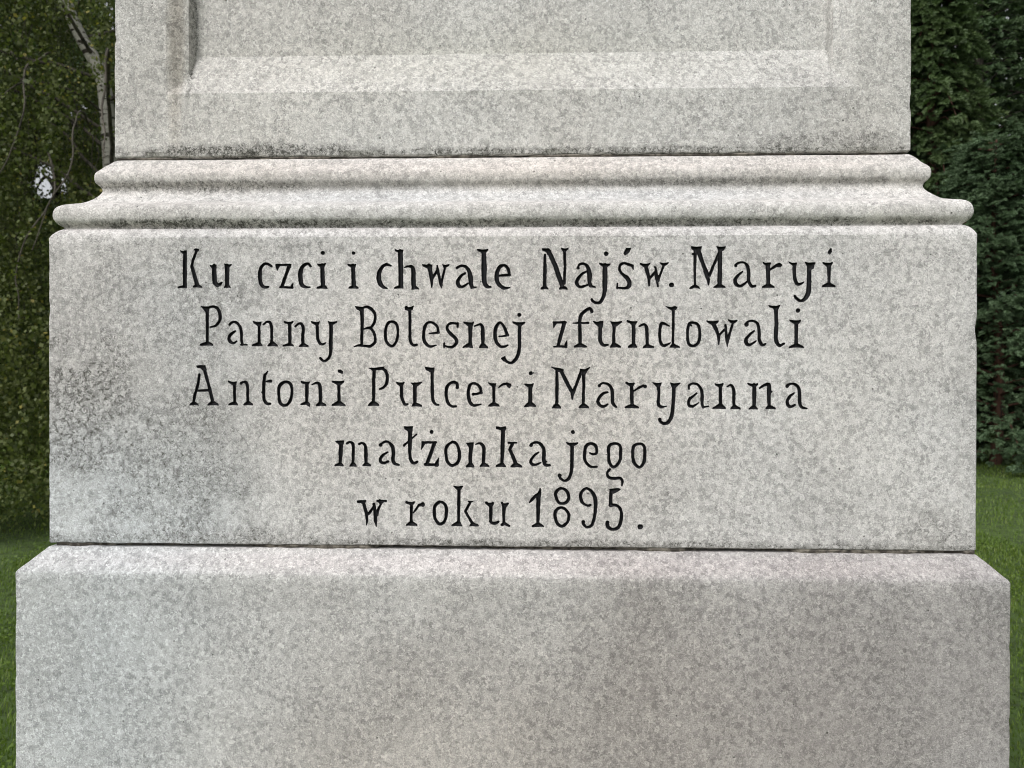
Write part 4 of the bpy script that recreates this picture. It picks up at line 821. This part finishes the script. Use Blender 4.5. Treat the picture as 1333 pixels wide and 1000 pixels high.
for c in range(ncomp):
    f = tris[best[c][1]]
    x = sum(rv[i].x for i in f) / 3; z = sum(rv[i].y for i in f) / 3
    inside = False
    for gx, gz, d in fields:
        if gx[0] < x < gx[-1] and gz[0] < z < gz[-1] and sample(gx, gz, d, x, z) < 0: inside = True; break
    solid.append(not inside)
bv = len(V)
V2 = np.array([(p.x * S, 0.0, p.y * S + Z0) for p in rv])
for t, f in enumerate(tris):
    if solid[comp[t]]:
        a, b, c = (rv[i] for i in f)
        if (b - a).cross(c - a) < 0: f = f[::-1]
        F.append(tuple(bv + i for i in f))
V = np.vstack([V, V2])
ins_block = mesh_obj('inscription_block', V, F, m_inscr, monument, True, 32)

# the V cut letters, each its own piece
order = ['first', 'second', 'third', 'fourth', 'fifth']
for li, (ch, st) in enumerate(LETTERS):
    gx, gz, d = fields[li]
    loops = letters_geo[li]
    lv, le = [], []
    for lp in loops:
        b = len(lv); lv += lp
        le += [(b + k, b + (k + 1) % len(lp)) for k in range(len(lp))]
    nb = len(lv)
    sub = d[::2, ::2]
    for i, j in np.argwhere(sub < -0.45):
        lv.append((float(gx[2 * j]), float(gz[2 * i])))
    rv, re, rf, ov, oe, of = delaunay_2d_cdt([Vector(p) for p in lv], le, [], 0, 1e-5)
    con = [e for e, o in zip(re, oe) if len(o)]
    tris = [tuple(f) for f in rf]
    comp, nc_ = classify(rv, con, tris)
    best = [(-1, 0)] * nc_
    for t, f in enumerate(tris):
        a, b, c = (rv[i] for i in f)
        ar = abs((b - a).cross(c - a))
        if ar > best[comp[t]][0]: best[comp[t]] = (ar, t)
    keep = []
    for c in range(nc_):
        f = tris[best[c][1]]
        keep.append(sample(gx, gz, d, sum(rv[i].x for i in f) / 3, sum(rv[i].y for i in f) / 3) < 0)
    dep = []
    for k, p in enumerate(rv):
        s_ = sample(gx, gz, d, p.x, p.y)
        dep.append(0.0 if s_ > -0.16 else min(3.2, 0.7 + 1.35 * (-s_)))
    LV = np.array([(p.x * S, q * S, p.y * S + Z0) for p, q in zip(rv, dep)])
    LF = []
    for t, f in enumerate(tris):
        if keep[comp[t]]:
            a, b, c = (rv[i] for i in f)
            LF.append(f if (b - a).cross(c - a) > 0 else f[::-1])
    used = sorted(set(i for f in LF for i in f)); rm = {u: k for k, u in enumerate(used)}
    LV = LV[used]; LF = [tuple(rm[i] for i in f) for f in LF]
    o = mesh_obj('carved_letter', LV + np.array([0, 0, 0]), LF, m_paint, None, True, 50)
    # hang it under the block, origin at the foot of the letter
    c0 = np.array([LV[:, 0].mean(), 0.0, LV[:, 2].min()])
    me = o.data
    co = np.empty(len(me.vertices) * 3, np.float32); me.vertices.foreach_get('co', co)
    co = co.reshape(-1, 3) - c0
    me.vertices.foreach_set('co', co.ravel().astype(np.float32)); me.update()
    o.parent = ins_block
    o.location = Vector(c0) - monument.location

# --- moulding: scotia between two tori
mp = [(12.5, 12.7), (12.2, 15.5), (9.5, 17.6), (5.6, 20.8), (3.4, 25), (2.9, 30), (3.3, 35), (4.8, 39.5), (7.6, 43), (12.0, 45.8), (18, 48.0), (25, 50.4),
      (30.5, 53.2), (35.5, 57.2), (39.8, 61.8), (43.0, 66), (45.0, 70), (45.6, 73.6), (44.6, 77), (41.8, 79.8), (39.6, 83), (38.7, 87), (38.6, 91.5), (39.6, 95.5),
      (42.0, 99.2), (46.5, 104.5), (51, 110), (55, 114.8), (58, 117.6), (62, 118.3), (82, 118.5)]
mp = catmull([(a, b, 0) for a, b in mp], False, 2)
rows = [(a, b) for a, b, c in mp]
V, F = loft_block('moulding', rows, front_samples(6), m_mould, 1.2, 0.8, (), seed=21, corner=2.6)
mesh_obj('moulding', V, F, m_mould, monument, True, 55)

# --- shaft with the sunk panel
def recess(x, z):
    # side bevels run in gently, then drop over a small sharp step; the sill is one long slope
    ax = 474.0 - np.abs(x)
    side = np.where(ax < 0, 0, np.where(ax < 27, ax * 11 / 27.0, np.clip(11 + (ax - 27) * 5.6, 0, 28)))
    bot = np.clip((z - 210.0) * 28.0 / 62.0, 0, 28)
    top = np.clip((920.0 - z), 0, 28)
    return np.minimum(np.minimum(side, bot), top)
w_s = HALF - 57
fxs = set(np.round(np.arange(-w_s + 2, w_s - 1, 7.0), 2))
for e in (474, 447, 444, 460.5, 453.5, 467, 441, 438):
    fxs |= {e, -e}
fxs = sorted(x / (w_s - corner) for x in fxs if abs(x) < w_s - corner - 0.5)
fxs = [-1.0] + fxs + [1.0]
zs = [121.6, 122.2, 123.6] + list(np.arange(129, 209, 6.0)) + [210.0] + list(np.arange(214, 272, 4.4)) + [272.0] + list(np.arange(279, 360, 7.0)) + \
     list(np.arange(370, 890, 26.0)) + [893, 900, 910, 920, 960, 998, 1000]
rows = [(59.5, zs[0]), (57.7, zs[1]), (57, zs[2])] + [(57, z) for z in zs[3:-2]] + [(57, 998), (58.6, 1000)]
V, F = loft_block('shaft', rows, fxs, m_shaft, 0.9, 1.9, (122,), recess=recess, seed=41)
mesh_obj('panelled_shaft', V, F, m_shaft, monument, True, 15)
# cap above the frame
rows = [(50, 1000.5), (40, 1006), (30, 1030), (10, 1045), (8, 1080), (30, 1090), (80, 1100)]
V, F = loft_block('cap', rows, front_samples(20), m_shaft, 0.8, 0.5, (), seed=51)
mesh_obj('cap_stone', V, F, m_shaft, monument, True, 40)

# ------------------------------------------------------------------ plants
def tube(path, radii, seg=6):
    path = np.array(path, float)
    n = len(path)
    V = []
    for i in range(n):
        t = path[min(i + 1, n - 1)] - path[max(i - 1, 0)]
        t /= np.linalg.norm(t) + 1e-9
        a = np.cross(t, (0.3, 0.9, 0.1)); a /= np.linalg.norm(a) + 1e-9
        b = np.cross(t, a)
        for k in range(seg):
            an = 2 * math.pi * k / seg
            V.append(path[i] + radii[i] * (math.cos(an) * a + math.sin(an) * b))
    F = []
    for i in range(n - 1):
        for k in range(seg):
            k2 = (k + 1) % seg
            F.append((i * seg + k, i * seg + k2, (i + 1) * seg + k2, (i + 1) * seg + k))
    return np.array(V), np.array(F)

def join(parts):
    VV, FF, b = [], [], 0
    for v, f in parts:
        VV.append(v); FF.append(f + b); b += len(v)
    return np.vstack(VV), np.vstack(FF)

def smooth_path(pts, sub=5):
    return np.array([p[:3] for p in catmull([tuple(p) for p in pts], False, sub)])

def rand_unit(n, g):
    v = g.normal(size=(n, 3))
    return v / np.linalg.norm(v, axis=1)[:, None]

def leaves(P, A, size, g, width=0.75, fold=0.15):
    """diamond leaves: base at P, pointing along A; two triangles as one bent quad"""
    n = len(P)
    A = A / (np.linalg.norm(A, axis=1)[:, None] + 1e-9)
    B = np.cross(A, rand_unit(n, g)); B /= np.linalg.norm(B, axis=1)[:, None] + 1e-9
    N = np.cross(A, B)
    s = size[:, None]
    V = np.empty((n, 4, 3))
    V[:, 0] = P
    V[:, 1] = P + A * s * 0.42 + B * s * width * 0.5 + N * s * fold
    V[:, 2] = P + A * s
    V[:, 3] = P + A * s * 0.42 - B * s * width * 0.5 + N * s * fold
    F = np.arange(n * 4).reshape(n, 4)
    return V.reshape(-1, 3), F

# --- weeping birch, left
def build_birch():
    g = np.random.default_rng(21)
    base = np.array([-3.62, 6.05, 0.0])
    t = empty('birch_tree', tuple(base), 'weeping birch with white black-barred trunk and hanging leafy twigs left of the monument', 'tree')
    trunk = smooth_path([(-3.62, 6.05, -0.1), (-3.66, 6.03, 1.2), (-3.76, 6.0, 2.5), (-3.82, 6.0, 3.1), (-3.87, 6.0, 3.75), (-3.95, 6.0, 4.0),
                         (-4.12, 6.0, 4.3), (-4.25, 5.98, 4.7), (-4.34, 5.95, 5.6), (-4.42, 5.95, 6.8), (-4.5, 5.9, 8.2)], 5)
    rad = np.interp(trunk[:, 2], [-0.1, 0.3, 3.0, 4.0, 6.0, 8.2], [0.13, 0.085, 0.066, 0.058, 0.04, 0.012])
    rad = rad * (1 + 0.06 * vnoise(trunk, 0.25, 3))
    v, f = tube(trunk, rad, 12)
    mesh_obj('trunk', v, f, m_birchbark, t, True)
    # limbs: rise, arch over and hang
    origins = []
    for k in range(26):
        zb = 2.6 + 5.2 * (k / 25.0) ** 1.0
        i = int(np.argmin(np.abs(trunk[:, 2] - zb)))
        a = k * 2.399 + 0.4
        if k % 3 == 0: a = math.pi + g.uniform(-0.9, 0.9)
        L = g.uniform(1.3, 2.6) * (1.0 if zb < 6.2 else 0.7)
        d = np.array([math.cos(a), math.sin(a), 0])
        p0 = trunk[i]
        rise = g.uniform(0.25, 0.8)
        pts = [p0, p0 + d * L * 0.3 + [0, 0, rise * 0.6], p0 + d * L * 0.65 + [g.uniform(-.15, .15), g.uniform(-.15, .15), rise],
               p0 + d * L * 0.92 + [g.uniform(-.2, .2), g.uniform(-.2, .2), rise * 0.45], p0 + d * L + [0, 0, -0.25]]
        P = smooth_path(pts, 6)
        P[1:] += 0.03 * np.c_[vnoise(P[1:], .2, k), vnoise(P[1:], .2, k + 9), vnoise(P[1:], .2, k + 17)]
        r = np.linspace(0.018, 0.004, len(P)) * (1.1 - 0.5 * k / 26)
        v, f = tube(P, r, 6)
        mesh_obj('branch', v, f, m_twig, t, True)
        origins.append(P)
    # a few bare grey boughs seen in front of the shade
    bare = [[(-3.86, 5.98, 3.55), (-3.95, 5.6, 3.62), (-4.1, 5.2, 3.52), (-4.25, 5.0, 3.2), (-4.3, 4.9, 2.9)],
            [(-3.9, 5.9, 3.3), (-3.72, 5.4, 3.35), (-3.6, 5.1, 3.15), (-3.52, 4.9, 2.75), (-3.62, 4.8, 2.45), (-3.7, 4.75, 2.1)],
            [(-3.75, 5.0, 2.9), (-3.66, 4.95, 2.62), (-3.70, 4.9, 2.45), (-3.82, 4.85, 2.2), (-3.86, 4.8, 1.9), (-3.80, 4.75, 1.6)],
            [(-4.0, 5.5, 3.9), (-4.0, 5.1, 3.6), (-3.86, 4.9, 3.25), (-3.88, 4.8, 2.9), (-4.0, 4.75, 2.6)]]
    for k, b in enumerate(bare):
        P = smooth_path(b, 8)
        P += 0.012 * np.c_[vnoise(P, .16, 50 + k), vnoise(P, .16, 60 + k), vnoise(P, .16, 70 + k)]
        v, f = tube(P, np.linspace(0.009, 0.0035, len(P)), 6)
        mesh_obj('branch', v, f, m_twig, t, True)
    # hanging twigs with leaves
    LP, LA, twigs = [], [], []
    for k in range(1750):
        P = origins[g.integers(len(origins))]
        f0 = g.uniform(0.25, 1.0)
        p = P[int(f0 * (len(P) - 1))].copy() + g.normal(size=3) * [0.34, 0.34, 0.12]
        low = g.uniform(0.04, 1.1) if g.random() < 0.85 else g.uniform(1.1, 3.5)
        L = max(0.5, min(p[2] - low, g.uniform(1.8, 5.2)))
        n = max(4, int(L / 0.12))
        drift = g.normal(size=2) * 0.05
        tt = np.linspace(0, 1, n)
        path = np.c_[p[0] + drift[0] * tt * L + 0.05 * np.sin(tt * 7 + k), p[1] + drift[1] * tt * L + 0.05 * np.cos(tt * 6 + 2 * k), p[2] - tt * L]
        path += 0.02 * g.normal(size=path.shape)
        # open window of the crown round the trunk and the bright chink beside it
        c = path.mean(0)
        if k % 7 == 0 and not (c[0] > -4.2 and c[2] > 2.0):
            twigs.append(tube(path, np.linspace(0.0035, 0.0015, n), 3))
        m = int(L * g.uniform(28, 52))
        s = np.sort(g.random(m))
        q = np.c_[np.interp(s, tt, path[:, 0]), np.interp(s, tt, path[:, 1]), np.interp(s, tt, path[:, 2])]
        q += g.normal(size=(m, 3)) * [0.035, 0.035, 0.02]
        LP.append(q)
        a = g.normal(size=(m, 3)) * [0.6, 0.6, 0.35] + [0, 0, -0.75]
        LA.append(a)
    for k in range(420):
        x0, y0 = g.uniform(-5.6, -3.0), g.uniform(4.1, 6.9)
        z1 = g.uniform(1.2, 2.6); z0 = g.uniform(0.05, 0.55)
        m = int((z1 - z0) * g.uniform(34, 60))
        s = g.random(m)
        q = np.c_[x0 + 0.05 * np.sin(s * 6 + k), y0 + 0.05 * np.cos(s * 6 + k), z1 + (z0 - z1) * s] + g.normal(size=(m, 3)) * [0.035, 0.035, 0.02]
        LP.append(q); LA.append(g.normal(size=(m, 3)) * [0.6, 0.6, 0.35] + [0, 0, -0.75])
    for k in range(330):
        x0, y0 = g.uniform(-4.9, -2.9), g.uniform(4.15, 5.3)
        z1 = g.uniform(0.6, 1.3); z0 = g.uniform(0.06, 0.35)
        m = int((z1 - z0) * g.uniform(45, 75))
        s = g.random(m)
        q = np.c_[x0 + 0.04 * np.sin(s * 6 + k), y0 + 0.04 * np.cos(s * 6 + k), z1 + (z0 - z1) * s] + g.normal(size=(m, 3)) * [0.035, 0.035, 0.02]
        LP.append(q); LA.append(g.normal(size=(m, 3)) * [0.6, 0.6, 0.35] + [0, 0, -0.75])
    LP = np.vstack(LP); LA = np.vstack(LA)
    # openings: seen in the photograph as the dark hollow by the trunk and a chink of sky
    keep = np.ones(len(LP), bool)
    def hollow(a, b, r, fill=0.0):
        nonlocal keep
        a = np.array(a); b = np.array(b)
        tt_ = np.clip(((LP - a) @ (b - a)) / ((b - a) @ (b - a)), 0, 1)
        dd = np.linalg.norm(LP - (a + tt_[:, None] * (b - a)), axis=1)
        keep &= (dd > r * (1 + 0.9 * vnoise(LP, 0.10, 5))) | (g.random(len(LP)) < fill)
    hollow((-2.3, 3.1, 2.45), (-3.9, 6.1, 3.15), 0.30)
    hollow((-2.3, 3.1, 2.65), (-3.9, 6.1, 3.6), 0.22)
    hollow((-2.55, 3.1, 2.95), (-4.12, 6.1, 4.25), 0.16)
    hollow((-2.35, 2.8, 2.05), (-6.3, 8.9, 3.67), 0.15, 0.08)
    hollow((-2.2, 2.8, 2.28), (-5.9, 8.9, 4.45), 0.06, 0.1)
    gap_ = vnoise(LP * np.array([1, 1, 0.45]), 0.22, 14)
    keep &= ~((gap_ < -0.22) & (g.random(len(LP)) < 0.75))
    LP, LA = LP[keep], LA[keep]
    sz = g.uniform(0.022, 0.040, len(LP))
    v, f = leaves(LP, LA, sz, g, 0.85, 0.06)
    tint = np.clip(g.beta(2.0, 2.6, len(LP)) + 0.15 * vnoise(LP, 0.5, 8), 0, 1)
    tint[g.random(len(LP)) < 0.012] = 1.0
    tag(mesh_obj('leaves', v, f, m_birchleaf, t, tint=tint), kind='stuff')
    v, f = join(twigs)
    tag(mesh_obj('hanging_twigs', v, f, m_twig, t), kind='stuff')
build_birch()

# --- broad dark trees behind
def shade_tree(loc, H, R, label, seed, nleaf=42000, zlow=0.0, chinks=()):
    g = np.random.default_rng(seed)
    loc = np.array([loc[0], loc[1], 0.0])
    t = empty('broadleaf_tree', tuple(loc), label, 'tree', 'dark broadleaf trees behind the monument')
    tr = smooth_path([loc + [0, 0, -0.1], loc + [0.1, 0, H * 0.2], loc + [-0.1, 0.1, H * 0.5], loc + [0.05, 0, H * 0.92]], 5)
    v, f = tube(tr, np.linspace(0.16, 0.03, len(tr)) * H / 7, 9)
    mesh_obj('trunk', v, f, m_darkbark, t, True)
    cl = []
    for k in range(11):
        zb = H * (0.15 + 0.7 * k / 10)
        a = k * 2.4 + seed
        p0 = loc + [0, 0, zb]
        L = R * g.uniform(0.6, 0.95)
        e = p0 + [L * math.cos(a), L * math.sin(a), g.uniform(0.2, 1.0)]
        P = smooth_path([p0, (p0 + e) / 2 + [0, 0, g.uniform(0.0, 0.5)], e], 5)
        v, f = tube(P, np.linspace(0.05, 0.012, len(P)), 5)
        mesh_obj('limb', v, f, m_darkbark, t, True)
    nc_ = 330
    C = rand_unit(nc_, g) * (g.random(nc_) ** 0.45)[:, None]
    C = loc + np.c_[C[:, 0] * R, C[:, 1] * R, zlow + (C[:, 2] * 0.5 + 0.5) * (H - zlow)]
    rr = g.uniform(0.22, 0.55, nc_)
    ci = g.integers(nc_, size=nleaf)
    LP = C[ci] + rand_unit(nleaf, g) * (rr[ci] * g.random(nleaf) ** 0.4)[:, None] * [1.15, 1.15, 0.75]
    LP[:, 2] = np.maximum(LP[:, 2], 0.03)
    keep = np.ones(nleaf, bool)
    for (a, b, r) in chinks:
        a = np.array(a); b = np.array(b)
        tt_ = np.clip(((LP - a) @ (b - a)) / ((b - a) @ (b - a)), 0, 1)
        dd = np.linalg.norm(LP - (a + tt_[:, None] * (b - a)), axis=1)
        keep &= dd > r * (1 + 0.5 * vnoise(LP, 0.3, 5))
    LP = LP[keep]
    A = g.normal(size=LP.shape) + [0, 0, -0.3]
    v, f = leaves(LP, A, g.uniform(0.06, 0.115, len(LP)), g, 0.8, 0.08)
    tag(mesh_obj('leaves', v, f, m_darkleaf, t, tint=np.clip(g.beta(2, 3, len(LP)) + 0.2 * vnoise(LP, 1.0, 2), 0, 1)), kind='stuff')

CH = [((-6.0, 8.5, 3.57), (-17.0, 25.6, 8.05), 0.42), ((-5.9, 8.9, 4.45), (-16, 25.0, 10.4), 0.10)]
shade_tree((-7.6, 11.2), 7.2, 2.6, 'dark broadleaf tree close behind the birch, low at the left edge', 101, chinks=CH)
shade_tree((-4.6, 12.0), 7.5, 2.6, 'dark broadleaf tree behind the birch, hidden by the inscription block', 102, chinks=CH)
shade_tree((-10.6, 14.5), 9.0, 3.2, 'tall dark broadleaf tree farther back beyond the left edge of the birch', 103, 60000, chinks=CH)
shade_tree((-1.0, 12.5), 7.5, 2.6, 'dark broadleaf tree straight behind the stone shaft', 104, 40000)

# --- conifers, right
def spray_template(g, n=15):
    """one feathery branchlet about one unit long: leaflets along a drooping spine"""
    P, A, Sz = [], [], []
    for i in range(n):
        u = (i + 0.5) / n
        c = np.array([u, 0, -0.16 * u * u])
        for sgn in (-1, 1):
            a = np.array([0.62, sgn * 0.85, g.uniform(-0.25, 0.3)])
            P.append(c); A.append(a); Sz.append(0.34 * (1.05 - u) + 0.09)
        if i % 2 == 0:
            P.append(c); A.append(np.array([0.6, g.uniform(-.4, .4), 0.7])); Sz.append(0.20)
    P.append(np.array([0.95, 0, -0.16])); A.append(np.array([1, 0, -0.2])); Sz.append(0.2)
    return np.array(P), np.array(A), np.array(Sz)

def conifer(loc, H, R, mat, bark, label, seed, nspray=2600, size=0.17, droop=0.2, power=0.8, zlow=0.15, name='conifer_shrub', lean=(0, 0), bare=0.0, fine=15):
    g = np.random.default_rng(seed)
    loc = np.array([loc[0], loc[1], 0.0])
    t = empty(name, tuple(loc), label, 'tree', 'evergreens at the edge of the lawn')
    top = loc + [lean[0], lean[1], H * 0.97]
    tr = smooth_path([loc + [0, 0, -0.1], loc + [lean[0] * .2 + .05, lean[1] * .2, H * 0.3], loc + [lean[0] * .6 - .04, lean[1] * .6, H * 0.65], top], 5)
    v, f = tube(tr, np.linspace(0.11, 0.012, len(tr)) * H / 6, 9)
    mesh_obj('trunk', v, f, bark, t, True)
    TP, TA, TS = spray_template(g, fine)
    limbs = []
    nb = int(34 + H * 9)
    X, D, SC = [], [], []
    per = nspray // nb + 1
    for k in range(nb):
        u = (k + g.random()) / nb
        zb = zlow + (H - zlow) * u * 0.96
        a = k * 2.399 + g.uniform(-.4, .4)
        L = R * max(0.10, (1 - u)) ** power * g.uniform(0.72, 1.12)
        i = int(np.argmin(np.abs(tr[:, 2] - zb)))
        p0 = tr[i].copy(); p0[2] = zb
        d = np.array([math.cos(a), math.sin(a), 0])
        e1 = p0 + d * L * 0.55 + [0, 0, 0.10 * L]
        e2 = p0 + d * L + [0, 0, -droop * L]
        P = smooth_path([p0, e1, e2], 6)
        limbs.append(tube(P, np.linspace(0.022, 0.005, len(P)), 4))
        s = g.beta(2.2, 1.15, per)
        s = np.maximum(s, bare)
        q = np.c_[np.interp(s, np.linspace(0, 1, len(P)), P[:, 0]), np.interp(s, np.linspace(0, 1, len(P)), P[:, 1]), np.interp(s, np.linspace(0, 1, len(P)), P[:, 2])]
        spread = 0.16 + 0.18 * L * (1.1 - s)
        side = np.array([-d[1], d[0], 0])
        lat = g.normal(size=per)
        q = q + side * (lat * spread)[:, None] + np.c_[np.zeros(per), np.zeros(per), g.normal(size=per) * 0.07]
        dd = d * 1.0 + side * (lat * 0.55)[:, None] + np.c_[np.zeros(per), np.zeros(per), g.normal(size=per) * 0.35 - droop * 0.9]
        X.append(q); D.append(dd); SC.append(size * g.uniform(0.7, 1.35, per))
    X = np.vstack(X); D = np.vstack(D); SC = np.concatenate(SC)
    X[:, 2] = np.maximum(X[:, 2], 0.08)
    D /= np.linalg.norm(D, axis=1)[:, None]
    upv = np.array([0, 0, 1.0]) + 0.45 * rand_unit(len(X), g)
    Yv = np.cross(upv, D); Yv /= np.linalg.norm(Yv, axis=1)[:, None] + 1e-9
    Zv = np.cross(D, Yv)
    m = len(TP)
    def tf(T): return D[:, None, :] * T[None, :, 0, None] + Yv[:, None, :] * T[None, :, 1, None] + Zv[:, None, :] * T[None, :, 2, None]
    LP = (X[:, None, :] + tf(TP) * SC[:, None, None]).reshape(-1, 3)
    LA = tf(TA).reshape(-1, 3) + 0.12 * g.normal(size=(len(X) * m, 3))
    LS = (SC[:, None] * TS[None, :]).ravel() * 1.05
    v, f = leaves(LP, LA, LS, g, 0.40 if fine < 20 else 0.30, 0.05)
    tb = np.clip(g.beta(2, 2.4, len(X)) + 0.2 * vnoise(X, 0.5, seed), 0, 1)
    tint = np.clip(np.repeat(tb, m) * 0.75 + np.tile(TP[:, 0], len(X)) * 0.22 + 0.05 * g.normal(size=len(LP)), 0, 1)
    tag(mesh_obj('foliage', v, f, mat, t, tint=tint), kind='stuff')
    v, f = join(limbs)
    tag(mesh_obj('limbs', v, f, bark, t), kind='stuff')

conifer((6.15, 11.3), 7.9, 1.5, m_greenneedle, m_redbark, 'narrow yellow-green conifer with reddish bark, upper right beside the shaft', 201, 4600, 0.21, 0.55, 0.62, 0.8, bare=0.45, fine=21)
conifer((6.3, 9.9), 4.6, 1.55, m_blueneedle, m_redbark, 'low blue-green juniper in front, right of the inscription block', 202, 8500, 0.125, 0.05, 0.5, 0.02, fine=21)
conifer((4.3, 10.6), 5.6, 1.5, m_midneedle, m_redbark, 'mid green conifer mostly hidden behind the right side of the pedestal', 203, 2200, 0.17, 0.15, 0.55, 0.02)
conifer((8.6, 10.8), 6.2, 1.6, m_greenneedle, m_redbark, 'yellow-green conifer touching the right edge of the photo', 204, 3200, 0.18, 0.2, 0.6, 0.05)
conifer((5.4, 13.6), 10.5, 2.6, m_midneedle, m_darkbark, 'tall dark spruce-like conifer behind the juniper, right of the shaft', 205, 4200, 0.26, 0.2, 0.6, 0.1)
conifer((8.4, 14.0), 10.5, 2.6, m_midneedle, m_darkbark, 'tall dark conifer behind the row at the far right', 206, 3800, 0.26, 0.2, 0.6, 0.1)
conifer((1.6, 11.6), 6.5, 1.6, m_midneedle, m_redbark, 'mid green conifer hidden right behind the middle of the pedestal', 207, 1400, 0.2, 0.2, 0.6, 0.05)

# --- far-off wood closing the view
def woodland():
    g = np.random.default_rng(55)
    n = 100000
    a = g.uniform(math.radians(-78), math.radians(78), n)
    r = g.uniform(19.5, 25, n)
    top = 11.0 + 2.6 * vnoise(np.c_[a * 8, a * 0, a * 0], 1.0, 4) + 1.2 * vnoise(np.c_[a * 30, a * 0, a * 0], 1.0, 5)
    top = np.where(a > 0.1, top + 2.0, top)
    z = g.random(n) ** 0.8 * top
    P = np.c_[np.sin(a) * r, np.cos(a) * r + 0.5, z]
    keep = np.ones(n, bool)
    for (p, q, rr) in CH:
        p = np.array(p); q = np.array(q)
        tt_ = np.clip(((P - p) @ (q - p)) / ((q - p) @ (q - p)), 0, 1)
        keep &= np.linalg.norm(P - (p + tt_[:, None] * (q - p)), axis=1) > rr * 2.0 * (1 + 0.5 * vnoise(P, 0.4, 5))
    P = P[keep]
    v, f = leaves(P, g.normal(size=P.shape), g.uniform(0.22, 0.45, len(P)), g, 0.8, 0.1)
    tag(mesh_obj('distant_woodland', v, f, m_darkleaf, tint=g.beta(2, 3, len(P))), 'dark green woodland closing the view far behind the trees', 'woodland', kind='stuff')
woodland()

# --- grass
def grass():
    g = np.random.default_rng(77)
    n1 = 260000
    x = g.uniform(-9.5, 9.0, n1); y = g.uniform(0.0, 13.0, n1)
    # thicker and finer near the stone, where single blades can be seen
    n2 = 150000
    x2 = np.where(g.random(n2) < 0.5, g.uniform(-3.2, -0.8, n2), g.uniform(0.8, 3.4, n2)); y2 = 0.2 + 6.5 * g.random(n2) ** 1.6
    x = np.r_[x, x2]; y = np.r_[y, y2]
    ok = ~((np.abs(x) < 0.60) & (y > -0.10) & (y < 1.12))
    x, y = x[ok], y[ok]
    nfar = int(ok[:n1].sum())
    n = len(x)
    P = np.c_[x, y, np.zeros(n)]
    P[:, 2] = 0.05 * np.sin(x * 0.35 + 1) * np.cos(y * 0.3) * np.clip(np.hypot(x, y - 0.5) / 6 - 0.4, 0, 1) - 0.005
    clump = vnoise(P, 0.35, 3)
    far = np.clip((y - 3) / 6, 0, 1)
    h = g.uniform(0.018, 0.036, n) * (1 + 0.35 * clump) * (1 + 0.2 * far)
    w = g.uniform(0.0013, 0.0027, n) * (1 + 2.2 * far)
    a = g.uniform(0, 2 * math.pi, n)
    lean = g.uniform(0.15, 0.8, n)
    dx, dy = np.cos(a), np.sin(a)
    sx_, sy_ = -dy, dx
    V = np.empty((n, 5, 3))
    side = np.c_[sx_, sy_, np.zeros(n)] * w[:, None]
    fw = np.c_[dx, dy, np.zeros(n)]
    zz = np.array([0, 0, 1.0])
    mid = P + fw * (lean * h * 0.30)[:, None] + zz * (h * 0.62)[:, None]
    V[:, 0] = P - side; V[:, 1] = P + side
    V[:, 2] = mid + side * 0.75; V[:, 3] = mid - side * 0.75
    V[:, 4] = P + fw * (lean * h * 0.85)[:, None] + zz * (h * 0.98)[:, None]
    b = np.arange(n)[:, None] * 5
    # quads; the tip as a degenerate-free narrow quad would cost more, so use triangles throughout
    near = np.arange(n) >= nfar
    F = np.vstack([(b + [0, 1, 4])[~near], (b + [0, 1, 2])[near], (b + [0, 2, 3])[near], (b + [3, 2, 4])[near]])
    tint = np.clip(g.beta(2, 2.5, n) + 0.2 * clump, 0, 1)
    tint[g.random(n) < 0.03] = 1.0
    tag(mesh_obj('grass', V.reshape(-1, 3), F, m_grass, tint=np.r_[tint[~near], np.tile(tint[near], 3)]), 'short green mown grass on both sides of the pedestal', 'grass', kind='stuff')
    # clover and other broad leaves among the blades
    n = 9000
    x = np.where(g.random(n) < 0.5, g.uniform(-3.4, -0.8, n), g.uniform(0.8, 3.8, n)); y = g.uniform(0.2, 4.6, n)
    P = np.c_[x, y, np.zeros(n)]
    ok = vnoise(P, 0.5, 12) > 0.15
    P = P[ok]
    P = np.repeat(P, 4, 0) + g.normal(size=(len(P) * 4, 3)) * [0.018, 0.018, 0]
    P[:, 2] = g.uniform(0.02, 0.05, len(P))
    A = g.normal(size=P.shape) * [1, 1, 0.25]
    v, f = leaves(P, A, g.uniform(0.008, 0.017, len(P)), g, 0.9, 0.05)
    tag(mesh_obj('clover', v, f, m_grass, tint=g.beta(2, 3, len(P))), 'small clover leaves scattered through the lawn beside the base', 'clover', kind='stuff')
grass()
